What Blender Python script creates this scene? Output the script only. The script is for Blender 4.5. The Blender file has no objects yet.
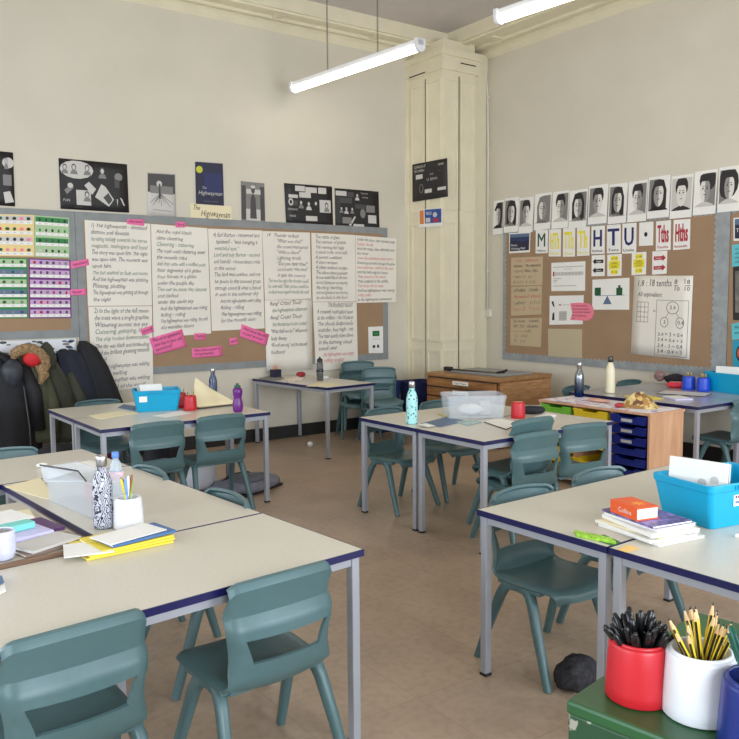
import bpy, bmesh, math, random
from mathutils import Vector, Matrix
random.seed(7)
SC = bpy.context.scene
COL = SC.collection
PI = math.pi
rad = math.radians

# ------------------------------------------------------------------ camera
FPX, YAW, PITCH, ROLL, CH = 805.0, 0.6166, 0.09064, -0.0084, 1.593
FW = Vector((math.sin(YAW)*math.cos(PITCH), math.cos(YAW)*math.cos(PITCH), -math.sin(PITCH)))
_r0 = Vector((math.cos(YAW), -math.sin(YAW), 0)); _u0 = _r0.cross(FW)
RT = _r0*math.cos(ROLL) + _u0*math.sin(ROLL); UP = -_r0*math.sin(ROLL) + _u0*math.cos(ROLL)
CAM = Vector((0, 0, CH))
def at(U, V, axis, val):
    d = FW + RT*((U-369.5)/FPX) - UP*((V-369.5)/FPX)
    return CAM + d*((val-CAM[axis])/d[axis])
H = 0.71
def Zp(U, V, z=H): return at(U, V, 2, z)
def base(U, V, r=0.0, z=H):
    p = at(U, V, 2, z); d = Vector((p.x, p.y, 0)).normalized()
    return p + d*r
cd = bpy.data.cameras.new('camera'); cam = bpy.data.objects.new('camera', cd); COL.objects.link(cam)
cd.sensor_fit = 'HORIZONTAL'; cd.sensor_width = 36; cd.lens = 36*FPX/739; cd.clip_start = .02
cam.matrix_world = Matrix(((RT.x, UP.x, -FW.x, 0), (RT.y, UP.y, -FW.y, 0), (RT.z, UP.z, -FW.z, CH), (0, 0, 0, 1)))
SC.camera = cam

# ------------------------------------------------------------------ room sizes
XC, YC = 7.05, 7.942          # right wall plane, left wall plane
X0, Y0 = -2.0, -1.8
ZC = 4.72; ZB = 4.57; ZW = 4.46

# ------------------------------------------------------------------ materials
def lin(c):
    c = c/255.0
    return c/12.92 if c <= .04045 else ((c+.055)/1.055)**2.4
MATS = {}
def mat(name, rgb, rough=.5, metal=0, var=.0, scale=8, bump=0, bscale=60, spec=.5, emit=0, coat=0, trans=None, stretch=None):
    if name in MATS: return MATS[name]
    m = bpy.data.materials.new(name); m.use_nodes = True
    nt = m.node_tree; b = nt.nodes['Principled BSDF']
    c = (lin(rgb[0]), lin(rgb[1]), lin(rgb[2]), 1)
    b.inputs['Base Color'].default_value = c
    b.inputs['Roughness'].default_value = rough
    b.inputs['Metallic'].default_value = metal
    b.inputs['Specular IOR Level'].default_value = spec
    if coat: b.inputs['Coat Weight'].default_value = coat; b.inputs['Coat Roughness'].default_value = .15
    tc = None
    def coords(sx=(1, 1, 1)):
        t = nt.nodes.new('ShaderNodeTexCoord'); mp = nt.nodes.new('ShaderNodeMapping')
        mp.inputs['Scale'].default_value = sx; nt.links.new(t.outputs['Object'], mp.inputs['Vector']); return mp
    if var:
        n = nt.nodes.new('ShaderNodeTexNoise'); n.inputs['Scale'].default_value = scale; n.inputs['Detail'].default_value = 6
        nt.links.new(coords(stretch or (1, 1, 1)).outputs[0], n.inputs['Vector'])
        mx = nt.nodes.new('ShaderNodeMix'); mx.data_type = 'RGBA'
        mx.inputs[6].default_value = (c[0]*(1-var), c[1]*(1-var), c[2]*(1-var), 1)
        mx.inputs[7].default_value = (min(1, c[0]*(1+var)), min(1, c[1]*(1+var)), min(1, c[2]*(1+var)), 1)
        cr = nt.nodes.new('ShaderNodeValToRGB'); cr.color_ramp.elements[0].position = .35; cr.color_ramp.elements[1].position = .65
        nt.links.new(n.outputs['Fac'], cr.inputs[0]); nt.links.new(cr.outputs[0], mx.inputs[0]); nt.links.new(mx.outputs[2], b.inputs['Base Color'])
    if bump:
        n = nt.nodes.new('ShaderNodeTexNoise'); n.inputs['Scale'].default_value = bscale; n.inputs['Detail'].default_value = 4
        nt.links.new(coords().outputs[0], n.inputs['Vector'])
        bp = nt.nodes.new('ShaderNodeBump'); bp.inputs['Strength'].default_value = bump; bp.inputs['Distance'].default_value = .01
        nt.links.new(n.outputs['Fac'], bp.inputs['Height']); nt.links.new(bp.outputs[0], b.inputs['Normal'])
    if emit:
        b.inputs['Emission Color'].default_value = c; b.inputs['Emission Strength'].default_value = emit
    if trans is not None:       # clear plastic: part of the light passes straight through
        tr = nt.nodes.new('ShaderNodeBsdfTransparent'); ms = nt.nodes.new('ShaderNodeMixShader'); ms.inputs[0].default_value = trans
        tr.inputs[0].default_value = (.97, .98, .98, 1)
        nt.links.new(b.outputs[0], ms.inputs[1]); nt.links.new(tr.outputs[0], ms.inputs[2])
        nt.links.new(ms.outputs[0], nt.nodes['Material Output'].inputs[0])
    MATS[name] = m; return m
def wood(name, rgb, rgb2, scale=(1, 1, 12), rough=.45, nscale=3):
    if name in MATS: return MATS[name]
    m = mat(name, rgb, rough); nt = m.node_tree; b = nt.nodes['Principled BSDF']
    t = nt.nodes.new('ShaderNodeTexCoord'); mp = nt.nodes.new('ShaderNodeMapping'); mp.inputs['Scale'].default_value = scale
    n = nt.nodes.new('ShaderNodeTexNoise'); n.inputs['Scale'].default_value = nscale; n.inputs['Detail'].default_value = 8; n.inputs['Distortion'].default_value = .6
    cr = nt.nodes.new('ShaderNodeValToRGB'); e = cr.color_ramp.elements
    e[0].position = .35; e[1].position = .68
    e[0].color = (*[lin(c) for c in rgb2], 1); e[1].color = (*[lin(c) for c in rgb], 1)
    nt.links.new(t.outputs['Object'], mp.inputs[0]); nt.links.new(mp.outputs[0], n.inputs['Vector'])
    nt.links.new(n.outputs['Fac'], cr.inputs[0]); nt.links.new(cr.outputs[0], b.inputs['Base Color'])
    return m
WALL = mat('painted_plaster', (210, 203, 186), .8, var=.03, scale=1.5, bump=.08, bscale=30)
CREAM = mat('cream_gloss_paint', (226, 217, 190), .45, var=.03, scale=5)
CEIL = mat('grey_ceiling_paint', (196, 188, 182), .9, var=.05, scale=2)
BLACKSK = mat('black_skirting_paint', (30, 29, 30), .5)
LAM = mat('beige_laminate', (206, 200, 184), .3, var=.035, scale=120)
LAMG = mat('grey_laminate', (176, 176, 178), .2, var=.04, scale=120)
BLUE_EDGE = mat('blue_plastic_edging', (20, 20, 74), .35)
TUBE = mat('grey_painted_steel', (165, 167, 174), .4, metal=.25)
FOOT = mat('black_rubber', (28, 28, 30), .7)
CHAIR = mat('teal_grey_polypropylene', (78, 106, 108), .36, var=.03, scale=40, bump=.05, bscale=400)
WHITE = mat('white_paper', (236, 234, 228), .7, var=.02, scale=6)
SHEET = mat('flipchart_paper', (232, 226, 214), .75, var=.025, scale=3)
CREAMP = mat('cream_card', (232, 220, 182), .7)
BEIGEP = mat('tan_note_paper', (192, 172, 138), .75, var=.03, scale=4)
INK = mat('black_ink', (34, 32, 46), .7)
INKB = mat('faded_ink', (78, 76, 86), .7)
INKG = mat('green_ink', (74, 104, 78), .7)
INKR = mat('red_ink', (206, 92, 96), .7)
BLACK = mat('black_print', (33, 31, 33), .55)
GREYP = mat('grey_print', (128, 126, 122), .6)
LGREY = mat('light_grey_print', (200, 196, 190), .6)
DGREY = mat('dark_grey_print', (74, 72, 72), .6)
NAVYP = mat('navy_print', (30, 32, 62), .5)
CORK = mat('brown_backing_paper', (156, 127, 98), .8, var=.05, scale=3)
BORD = mat('grey_board_border', (136, 140, 140), .7, var=.08, scale=10)
SILV = mat('silver_border_roll', (148, 153, 154), .45, var=.1, scale=14)
PINK = mat('pink_card', (238, 112, 165), .7)
PINKL = mat('light_pink_card', (240, 130, 150), .7)
YEL = mat('yellow_print', (238, 222, 50), .6)
GRN = mat('green_print', (36, 130, 62), .6)
DGRN = mat('dark_green_print', (28, 84, 46), .6)
LGRN = mat('light_green_print', (168, 196, 150), .6)
PURP = mat('purple_print', (108, 40, 120), .6)
LILAC = mat('lilac_print', (196, 160, 200), .6)
ORNG = mat('pale_orange_print', (232, 206, 140), .6)
REDP = mat('red_print', (176, 42, 56), .6)
TEALP = mat('teal_card', (96, 190, 200), .6)
NAVYL = mat('navy_letter', (32, 36, 98), .6)
SLATE = mat('slate_blue_print', (88, 112, 140), .6)
TUBB = mat('cyan_plastic', (0, 158, 200), .35, var=.02)
NAVYPL = mat('navy_tray_plastic', (20, 36, 120), .35)
YELPL = mat('yellow_tray_plastic', (230, 196, 40), .35)
GRNPL = mat('lime_tray_plastic', (120, 190, 60), .35)
RED = mat('red_plastic', (192, 32, 42), .38, var=.03, scale=20)
WHITEPL = mat('white_plastic', (228, 228, 230), .4)
BLUEPL = mat('blue_plastic', (28, 60, 170), .4)
CLEAR = mat('clear_plastic', (225, 230, 235), .15, trans=.72)
CLEAR2 = mat('frosted_plastic', (222, 226, 230), .35, trans=.68)
STEEL = mat('brushed_steel', (190, 190, 192), .28, metal=.95)
OAK = wood('oak_veneer', (190, 146, 100), (160, 114, 72), (2, 2, 14))
BEECH = wood('beech_laminate', (214, 168, 132), (198, 148, 112), (6, 6, .8))
DOAK = wood('dark_drawer_oak', (166, 116, 68), (122, 80, 44), (10, 1, 8))

# ------------------------------------------------------------------ mesh builder
class MB:
    def __init__(s): s.v = []; s.f = []; s.mi = []; s.m = []; s.smooth = []
    def mid(s, m):
        if m not in s.m: s.m.append(m)
        return s.m.index(m)
    def add(s, vs, fs, m, sm=False, M=None):
        o = len(s.v); k = s.mid(m)
        for p in vs:
            p = Vector(p)
            s.v.append(M @ p if M is not None else p)
        for f in fs: s.f.append([o+i for i in f]); s.mi.append(k); s.smooth.append(sm)
        return s
    def box(s, c, d, m, M=None, bev=0, taper=(1, 1)):
        x, y, z = d[0]/2, d[1]/2, d[2]/2
        if bev:
            bm = bmesh.new(); bmesh.ops.create_cube(bm, size=1)
            for v in bm.verts:
                t = taper if v.co.z < 0 else (1, 1)
                v.co = Vector((v.co.x*d[0]*t[0], v.co.y*d[1]*t[1], v.co.z*d[2]))
            bmesh.ops.bevel(bm, geom=bm.edges[:], offset=bev, segments=2, affect='EDGES', profile=.6)
            vs = [v.co + Vector(c) for v in bm.verts]; bm.verts.index_update(); fs = [[v.index for v in f.verts] for f in bm.faces]; bm.free()
            return s.add(vs, fs, m, False, M)
        vs = [(c[0]+a*x*(taper[0] if e < 0 else 1), c[1]+b*y*(taper[1] if e < 0 else 1), c[2]+e*z) for e in (-1, 1) for a, b in ((-1, -1), (1, -1), (1, 1), (-1, 1))]
        return s.add(vs, [(3, 2, 1, 0), (4, 5, 6, 7), (0, 1, 5, 4), (1, 2, 6, 5), (2, 3, 7, 6), (3, 0, 4, 7)], m, False, M)
    def tube(s, pts, r, m, n=10, M=None, sq=None, sm=True, cap=True):
        pts = [Vector(p) for p in pts]; rs = r if isinstance(r, (list, tuple)) else [r]*len(pts)
        vs = []; fs = []; up = None
        for i, p in enumerate(pts):
            d = (pts[min(i+1, len(pts)-1)] - pts[max(i-1, 0)]).normalized()
            if up is None: up = Vector((0, 0, 1)) if abs(d.z) < .9 else Vector((0, 1, 0))
            a = d.cross(up)
            if a.length < 1e-4: a = d.cross(Vector((1, 0, 0)))
            a.normalize(); b = a.cross(d).normalized(); up = b
            for k in range(n):
                t = 2*PI*k/n; ca, sa = math.cos(t), math.sin(t)
                if sq: ca = math.copysign(abs(ca)**sq, ca); sa = math.copysign(abs(sa)**sq, sa)
                rr = rs[i] if not isinstance(rs[i], tuple) else 1
                ra, rb = (rs[i] if isinstance(rs[i], tuple) else (rr, rr))
                vs.append(p + a*ca*ra + b*sa*rb)
        for i in range(len(pts)-1):
            for k in range(n): fs.append((i*n+k, i*n+(k+1) % n, (i+1)*n+(k+1) % n, (i+1)*n+k))
        if cap: fs.append(tuple(range(n))[::-1]); fs.append(tuple((len(pts)-1)*n+k for k in range(n)))
        return s.add(vs, fs, m, sm, M)
    def lathe(s, prof, m, c=(0, 0, 0), n=28, M=None, sm=True, close=True, ex=1):
        vs = []; fs = []
        for r, z in prof:
            for k in range(n):
                t = 2*PI*k/n; vs.append((c[0]+r*math.cos(t), c[1]+r*math.sin(t)*ex, c[2]+z))
        for i in range(len(prof)-1):
            for k in range(n): fs.append((i*n+k, i*n+(k+1) % n, (i+1)*n+(k+1) % n, (i+1)*n+k))
        if close: fs.append(tuple(range(n))[::-1]); fs.append(tuple((len(prof)-1)*n+k for k in range(n)))
        return s.add(vs, fs, m, sm, M)
    def prism(s, poly, d, m, M=None):        # poly: list of 3D points, d: extrusion vector
        n = len(poly); d = Vector(d); a = [Vector(p) for p in poly]
        vs = a + [p+d for p in a]
        fs = [tuple(range(n)), tuple(range(2*n-1, n-1, -1))] + [(i, i+n, (i+1) % n+n, (i+1) % n) for i in range(n)]
        return s.add(vs, fs, m, False, M)
    def blob(s, c, d, m, n=12, k=8, amp=0, seed=0, M=None, pw=1, flat=None):
        rnd = random.Random(seed); ph = [rnd.uniform(0, 6.3) for _ in range(6)]
        vs = []; fs = []
        for i in range(k+1):
            ph_ = PI*i/k - PI/2
            for j in range(n):
                t = 2*PI*j/n
                cx, cy, cz = math.cos(ph_)*math.cos(t), math.cos(ph_)*math.sin(t), math.sin(ph_)
                f = 1 + amp*(math.sin(3*t+ph[0]+2*ph_)+math.sin(5*t+ph[1]-3*ph_)+math.sin(4*ph_+ph[2]))/3
                q = [math.copysign(abs(w)**pw, w) for w in (cx, cy, cz)]
                z = q[2]*d[2]*f
                if flat is not None: z = max(z, flat)
                vs.append((c[0]+q[0]*d[0]*f, c[1]+q[1]*d[1]*f, c[2]+z))
        for i in range(k):
            for j in range(n): fs.append((i*n+j, i*n+(j+1) % n, (i+1)*n+(j+1) % n, (i+1)*n+j))
        return s.add(vs, fs, m, True, M)
    def build(s, name, parent=None, loc=None, rotz=0):
        me = bpy.data.meshes.new(name); me.from_pydata([tuple(v) for v in s.v], [], s.f)
        for m in s.m: me.materials.append(m)
        me.polygons.foreach_set('material_index', s.mi); me.polygons.foreach_set('use_smooth', s.smooth)
        bm = bmesh.new(); bm.from_mesh(me); bmesh.ops.remove_doubles(bm, verts=bm.verts, dist=1e-6)
        if name not in FLATNAMES: bmesh.ops.recalc_face_normals(bm, faces=bm.faces)
        bm.to_mesh(me); bm.free(); me.update()
        o = bpy.data.objects.new(name, me); COL.objects.link(o)
        if parent: o.parent = parent
        if loc is not None: o.location = loc
        if rotz: o.rotation_euler = (0, 0, rotz)
        return o
FLATNAMES = {'handwriting', 'lettering'}
def tag(o, label, cat, group=None, kind=None):
    o['label'] = label; o['category'] = cat
    if group: o['group'] = group
    if kind: o['kind'] = kind
    return o
def thing(name, label, cat, loc=(0, 0, 0), rotz=0, group=None):
    o = bpy.data.objects.new(name, None); COL.objects.link(o); o.location = loc; o.rotation_euler = (0, 0, rotz)
    o.empty_display_size = .1
    return tag(o, label, cat, group)
def struct(name, mb):
    o = mb.build(name); o['kind'] = 'structure'; return o
def kids(o): return [c for c in COL.objects if c.parent == o]
def dup(root, loc=None, rotz=None, label=None, group=None, rot=None):
    def rec(o, par):
        c = o.copy(); COL.objects.link(c)
        if par is not None: c.parent = par
        for ch in KID.get(o.name, None) or kids(o): rec(ch, c)
        return c
    r = rec(root, None)
    if loc is not None: r.location = loc
    if rotz is not None: r.rotation_euler = (0, 0, rotz)
    if rot is not None: r.rotation_euler = rot
    if label: r['label'] = label
    if group: r['group'] = group
    return r
KID = {}

# ------------------------------------------------------------------ lettering
GL = {}
def _cvt(body, off=-.002):
    cu = bpy.data.curves.new('t', 'FONT'); cu.body = body; cu.resolution_u = 2; cu.offset = off
    o = bpy.data.objects.new('t', cu); COL.objects.link(o)
    dg = bpy.context.evaluated_depsgraph_get(); dg.update()
    me = bpy.data.meshes.new_from_object(o.evaluated_get(dg))
    vs = [v.co.copy() for v in me.vertices]; fs = [tuple(p.vertices) for p in me.polygons]
    bpy.data.objects.remove(o); bpy.data.curves.remove(cu); bpy.data.meshes.remove(me)
    return vs, fs
_bar = max(v.x for v in _cvt('|')[0])
def glyph(c, bold=0):
    key = c+'*' if bold else c
    if key not in GL:
        vs, fs = _cvt(c, .014 if bold and c != 'M' else -.002) if c != ' ' else ([], [])
        adv = max(v.x for v in _cvt(c+'|')[0]) - _bar
        GL[key] = (vs, fs, adv+(.03 if bold else 0))
    return GL[key]

class Flat:
    """flat sheet given by its four corners (TL, TR, BR, BL); marks are laid on it in u,v = 0..1"""
    def __init__(s, c, n, t=.0012):
        s.c = [Vector(p) for p in c]; s.n = Vector(n).normalized(); s.t = t; s.mb = MB(); s.tx = MB()
        s.W = ((s.c[1]-s.c[0]).length+(s.c[2]-s.c[3]).length)/2; s.Hh = ((s.c[3]-s.c[0]).length+(s.c[2]-s.c[1]).length)/2
    def P(s, u, v, l=0):
        a = s.c[0].lerp(s.c[1], u); b = s.c[3].lerp(s.c[2], u)
        return a.lerp(b, v) + s.n*(l*.0007)
    def sheet(s, m, nu=1, nv=1, curl=0, rag=0, seed=0):
        rnd = random.Random(seed); nu = 6 if curl else 1; nv = 6 if curl else 1
        g = {}
        for L in (0, 1):
            for i in range(nu+1):
                for j in range(nv+1):
                    u, v = i/nu, j/nv
                    p = s.P(u, v) + s.n*((0 if L else -s.t) + curl*(v**3)*(.6+.4*math.sin(u*5+seed)))
                    g[L, i, j] = p
        idx = {k: q for q, k in enumerate(g)}
        fs = []
        for i in range(nu):
            for j in range(nv):
                fs.append((idx[1, i, j], idx[1, i, j+1], idx[1, i+1, j+1], idx[1, i+1, j])); fs.append((idx[0, i, j], idx[0, i+1, j], idx[0, i+1, j+1], idx[0, i, j+1]))
        for i in range(nu):
            fs.append((idx[0, i, 0], idx[1, i, 0], idx[1, i+1, 0], idx[0, i+1, 0])); fs.append((idx[0, i, nv], idx[0, i+1, nv], idx[1, i+1, nv], idx[1, i, nv]))
        for j in range(nv):
            fs.append((idx[0, 0, j], idx[0, 0, j+1], idx[1, 0, j+1], idx[1, 0, j])); fs.append((idx[0, nu, j], idx[1, nu, j], idx[1, nu, j+1], idx[0, nu, j+1]))
        s.mb.add(list(g.values()), fs, m, curl != 0); s.curl = curl; s.seed = seed
        return s
    def _p(s, u, v, l):
        c = getattr(s, 'curl', 0)
        return s.P(u, v, l) + s.n*(c*(max(0, v)**3)*(.6+.4*math.sin(u*5+getattr(s, 'seed', 0))))
    def poly(s, pts, m, l=1):
        s.mb.add([s._p(u, v, l) for u, v in pts], [tuple(range(len(pts)))], m); return s
    def rect(s, u0, v0, u1, v1, m, l=1): return s.poly([(u0, v0), (u0, v1), (u1, v1), (u1, v0)], m, l)
    def ell(s, u, v, a, b, m, l=1, n=14, t0=0, t1=2*PI):
        return s.poly([(u+a*math.cos(t0+(t1-t0)*k/n), v+b*math.sin(t0+(t1-t0)*k/n)) for k in range(n+(0 if t1-t0 > 6.2 else 1))], m, l)
    def line(s, u0, v0, u1, v1, w, m, l=1):      # w in metres
        dx, dy = (u1-u0)*s.W, (v1-v0)*s.Hh; L = math.hypot(dx, dy) or 1; nx, ny = -dy/L*w/2/s.W, dx/L*w/2/s.Hh
        return s.poly([(u0+nx, v0+ny), (u0-nx, v0-ny), (u1-nx, v1-ny), (u1+nx, v1+ny)], m, l)
    def text(s, t, u, v, h, m, w=None, shear=.0, jit=0, center=False, l=2, rot=0, bold=0):
        """v = baseline; h = letter size as a fraction of the sheet height; w = fit width fraction"""
        hs = h*s.Hh/.72; tot = sum(glyph(c, bold)[2] for c in t)
        sx = hs if w is None else w*s.W/max(tot, .01)
        x = 0; u0 = u - (tot*sx/s.W/2 if center else 0); cr, sr = math.cos(rot), math.sin(rot)
        for c in t:
            vs, fs, adv = glyph(c, bold); a = random.uniform(-1, 1)*jit; k = 1+random.uniform(-1, 1)*jit*1.5; b = random.uniform(-1, 1)*jit*.25
            out = []
            for q in vs:
                px = (x+(q.x*math.cos(a*.5)-q.y*math.sin(a*.5))+q.y*shear)*sx; py = (q.y*k+b+q.x*math.sin(a*.3))*hs
                px, py = px*cr-py*sr, px*sr+py*cr
                out.append(s._p(u0+px/s.W, v-py/s.Hh, l))
            if fs: s.tx.add(out, fs, m)
            x += adv
        return s
    def done(s, name, label=None, cat=None, group=None, parent=None, tname='lettering'):
        for f, k in zip(s.tx.f, s.tx.mi): s.mb.f.append([len(s.mb.v)+i for i in f]); s.mb.mi.append(s.mb.mid(s.tx.m[k])); s.mb.smooth.append(False)
        s.mb.v += s.tx.v
        o = s.mb.build(name, parent)
        if label: tag(o, label, cat, group)
        return o
# ================================================================== THE ROOM
fl = mat('brown_vinyl_floor', (172, 150, 128), .36, var=.10, scale=2.2, bump=.05, bscale=90)
def floor_nodes(m):        # sheet tiles with thin darker seams and scuffs
    nt = m.node_tree; b = nt.nodes['Principled BSDF']; src = b.inputs['Base Color'].links[0].from_socket
    t = nt.nodes.new('ShaderNodeTexCoord'); br = nt.nodes.new('ShaderNodeTexBrick')
    br.offset = 0; br.inputs['Scale'].default_value = 1; br.inputs['Brick Width'].default_value = .48; br.inputs['Row Height'].default_value = .48
    br.inputs['Mortar Size'].default_value = .0035; br.inputs['Color1'].default_value = (1, 1, 1, 1); br.inputs['Color2'].default_value = (.93, .92, .91, 1); br.inputs['Mortar'].default_value = (.84, .82, .80, 1)
    n2 = nt.nodes.new('ShaderNodeTexNoise'); n2.inputs['Scale'].default_value = 26; n2.inputs['Detail'].default_value = 8
    cr = nt.nodes.new('ShaderNodeValToRGB'); cr.color_ramp.elements[0].position = .3; cr.color_ramp.elements[0].color = (.86, .85, .84, 1); cr.color_ramp.elements[1].position = .55
    mx = nt.nodes.new('ShaderNodeMix'); mx.data_type = 'RGBA'; mx.blend_type = 'MULTIPLY'; mx.inputs[0].default_value = 1
    m2 = nt.nodes.new('ShaderNodeMix'); m2.data_type = 'RGBA'; m2.blend_type = 'MULTIPLY'; m2.inputs[0].default_value = 1
    nt.links.new(t.outputs['Object'], br.inputs['Vector']); nt.links.new(t.outputs['Object'], n2.inputs['Vector']); nt.links.new(n2.outputs['Fac'], cr.inputs[0])
    nt.links.new(src, mx.inputs[6]); nt.links.new(br.outputs['Color'], mx.inputs[7]); nt.links.new(mx.outputs[2], m2.inputs[6]); nt.links.new(cr.outputs[0], m2.inputs[7])
    nt.links.new(m2.outputs[2], b.inputs['Base Color'])
floor_nodes(fl)
struct('floor', MB().box(((X0+XC)/2, (Y0+YC)/2, -.05), (XC-X0+.4, YC-Y0+.4, .1), fl))
struct('ceiling', MB().box(((X0+XC)/2, (Y0+YC)/2, ZC+.05), (XC-X0+.4, YC-Y0+.4, .1), CEIL))
struct('wall_left', MB().box(((X0+XC)/2, YC+.1, ZC/2), (XC-X0+.4, .2, ZC), WALL))
struct('wall_right', MB().box((XC+.1, (Y0+YC)/2, ZC/2), (.2, YC-Y0, ZC), WALL))
def wall_with_windows(name, fixed, axis, a0, a1, wins, z0, z1):
    m = MB()
    def seg(p0, p1, q0, q1):
        if p1-p0 < 1e-3 or q1-q0 < 1e-3: return
        c = [(p0+p1)/2, fixed-.1, (q0+q1)/2]; d = [p1-p0, .2, q1-q0]
        if axis == 0: c = [fixed-.1, (p0+p1)/2, (q0+q1)/2]; d = [.2, p1-p0, q1-q0]
        m.box(c, d, WALL)
    seg(a0, a1, 0, z0); seg(a0, a1, z1, ZC); p = a0
    for w0, w1 in wins: seg(p, w0, z0, z1); p = w1
    seg(p, a1, z0, z1); return struct(name, m)
WZ0, WZ1 = .85, 2.75
W_BACK = [(-.9, 1.0), (1.8, 3.7), (4.5, 6.4)]
W_NEAR = [(.2, 2.1), (3.0, 4.9), (5.7, 7.4)]
wall_with_windows('wall_back', Y0, 1, X0, XC, W_BACK, WZ0, WZ1)
wall_with_windows('wall_near', X0, 0, Y0, YC, W_NEAR, WZ0, WZ1)
FRAMEW = mat('white_window_paint', (228, 226, 220), .4)
PANE = mat('window_glass', (235, 240, 245), .05, trans=.92)
def window(k, axis, fixed, a0, a1):
    m = MB(); g = MB()
    def bx(p0, p1, q0, q1, mb, mm, th=.06):
        c = [(p0+p1)/2, fixed-.1, (q0+q1)/2]; d = [p1-p0, th, q1-q0]
        if axis == 0: c = [fixed-.1, (p0+p1)/2, (q0+q1)/2]; d = [th, p1-p0, q1-q0]
        mb.box(c, d, mm)
    t = .06
    for p0, p1, q0, q1 in ((a0, a1, WZ0, WZ0+t), (a0, a1, WZ1-t, WZ1), (a0, a0+t, WZ0, WZ1), (a1-t, a1, WZ0, WZ1), ((a0+a1)/2-.02, (a0+a1)/2+.02, WZ0, WZ1), (a0, a1, 1.9, 1.95)):
        bx(p0, p1, q0, q1, m, FRAMEW)
    bx(a0+t, a1-t, WZ0+t, WZ1-t, g, PANE, .006)
    o = m.build('window_%d' % k); o['kind'] = 'structure'; q = g.build('window_pane', o)
k = 1
for a, b in W_BACK: window(k, 1, Y0, a, b); k += 1
for a, b in W_NEAR: window(k, 0, X0, a, b); k += 1
struct('baseboard_left', MB().box(((X0+6.243)/2, YC-.0125, .07), (6.243-X0, .025, .14), BLACKSK))
struct('baseboard_right', MB().box((XC-.0125, (Y0+7.3)/2, .07), (.025, 7.3-Y0, .14), BLACKSK))
def beam(name, poly, d): return struct(name, MB().prism(poly, d, CREAM))
pl = [(0, ZC), (-.37, ZC), (-.37, ZB), (-.34, ZB), (-.34, ZB-.02), (-.27, ZB-.02), (-.27, ZB), (-.14, ZB), (-.14, ZB-.03), (-.09, ZB-.03), (-.09, ZB-.01), (-.05, ZB-.01), (-.05, ZB-.06), (0, ZB-.11)]
beam('trim_1', [(X0, YC+a, z) for a, z in pl], (XC-X0-.5, 0, 0))
beam('trim_2', [(XC+a*1.35, Y0, z) for a, z in pl], (0, YC-Y0, 0))
# cross pieces of the panelled soffits
m = MB()
for x in (.6, 2.4, 4.35, 5.6): m.box((x, YC-.205, ZB-.012), (.1, .12, .02), CREAM)
for y in (7.0, 5.5, 3.9, 2.2): m.box((XC-.275, y, ZB-.012), (.17, .1, .02), CREAM)
struct('trim_3', m)
# boxed corner casing with tall narrow panels, and the flat pier beside it
PY = 7.30; PX = 6.243
m = MB()
m.box(((PX+6.76)/2, (PY+YC)/2, 2.1), (6.76-PX, YC-PY, 4.2), CREAM)
m.box(((6.76+XC)/2, (7.40+YC)/2, 2.25), (XC-6.76, YC-7.40, 4.5), CREAM)
m.box(((PX-.02+6.80)/2, (PY-.02+YC)/2, 4.28), (6.80-PX+.02, YC-PY+.02, .16), CREAM)
m.box(((PX-.04+6.82)/2, (PY-.04+YC)/2, 4.395), (6.82-PX+.04, YC-PY+.04, .07), CREAM)
m.box(((PX+.06+6.80)/2, (PY+.06+YC)/2, 4.5), (6.80-PX-.06, YC-PY-.06, .14), CREAM)
m.box((PX-.025, YC-.02, 2.1), (.05, .04, 4.2), CREAM)
struct('trim_4', m)
DK = mat('dark_gap', (62, 52, 42), .9)
m = MB()
def panel_x(y0, y1, z0, z1):      # raised panel frame on the face towards the left
    for a, b, c, d in ((y0, y1, z0, z0+.035), (y0, y1, z1-.035, z1), (y0, y0+.035, z0+.035, z1-.035), (y1-.035, y1, z0+.035, z1-.035)):
        m.box((PX-.006, (a+b)/2, (c+d)/2), (.012, b-a, d-c), CREAM)
def panel_y(x0, x1, z0, z1):
    for a, b, c, d in ((x0, x1, z0, z0+.03), (x0, x1, z1-.03, z1), (x0, x0+.03, z0+.03, z1-.03), (x1-.03, x1, z0+.03, z1-.03)):
        m.box(((a+b)/2, PY-.006, (c+d)/2), (b-a, .012, d-c), CREAM)
for z0, z1 in ((.1, .95), (1.05, 2.48), (2.6, 4.12)):
    panel_x(PY+.02, PY+.29, z0, z1); panel_x(PY+.33, YC-.05, z0, z1)
    panel_y(PX+.01, PX+.235, z0, z1); panel_y(PX+.27, 6.75, z0, z1)
m.box((PX-.002, PY+.31, 2.1), (.006, .008, 4.1), DK); m.box((PX+.252, PY-.002, 2.1), (.01, .006, 4.1), DK)
m.box((PX+.13+.25, PY-.022, 4.30), (.24, .006, .012), DK); m.box((PX-.022, YC-.2, 4.225), (.006, .3, .012), DK)
struct('trim_5', m)
# surface conduit and socket on the right wall
p = at(488, 313, 0, XC)
CONW = mat('white_conduit', (226, 222, 208), .45)
m = MB(); m.tube([(XC-.012, p.y, p.z+.03), (XC-.012, p.y, 3.4), (XC-.012, p.y+.01, 4.0), (XC-.012, p.y+.05, ZB-.1)], .011, CONW, 8)
for z in (1.9, 2.6, 3.4, 4.0): m.box((XC-.012, p.y, z), (.03, .03, .02), CONW)
tag(m.build('conduit'), 'thin white cable conduit running down the right wall beside the corner casing', 'conduit')
t = thing('wall_socket', 'small white wall socket at the foot of the cable conduit', 'socket', (XC, p.y, p.z))
MB().box((-.02, 0, 0), (.04, .15, .09), CONW, bev=.005).build('back_box', t); MB().box((-.043, .03, .01), (.006, .02, .025), WHITEPL).build('switch', t)

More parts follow.
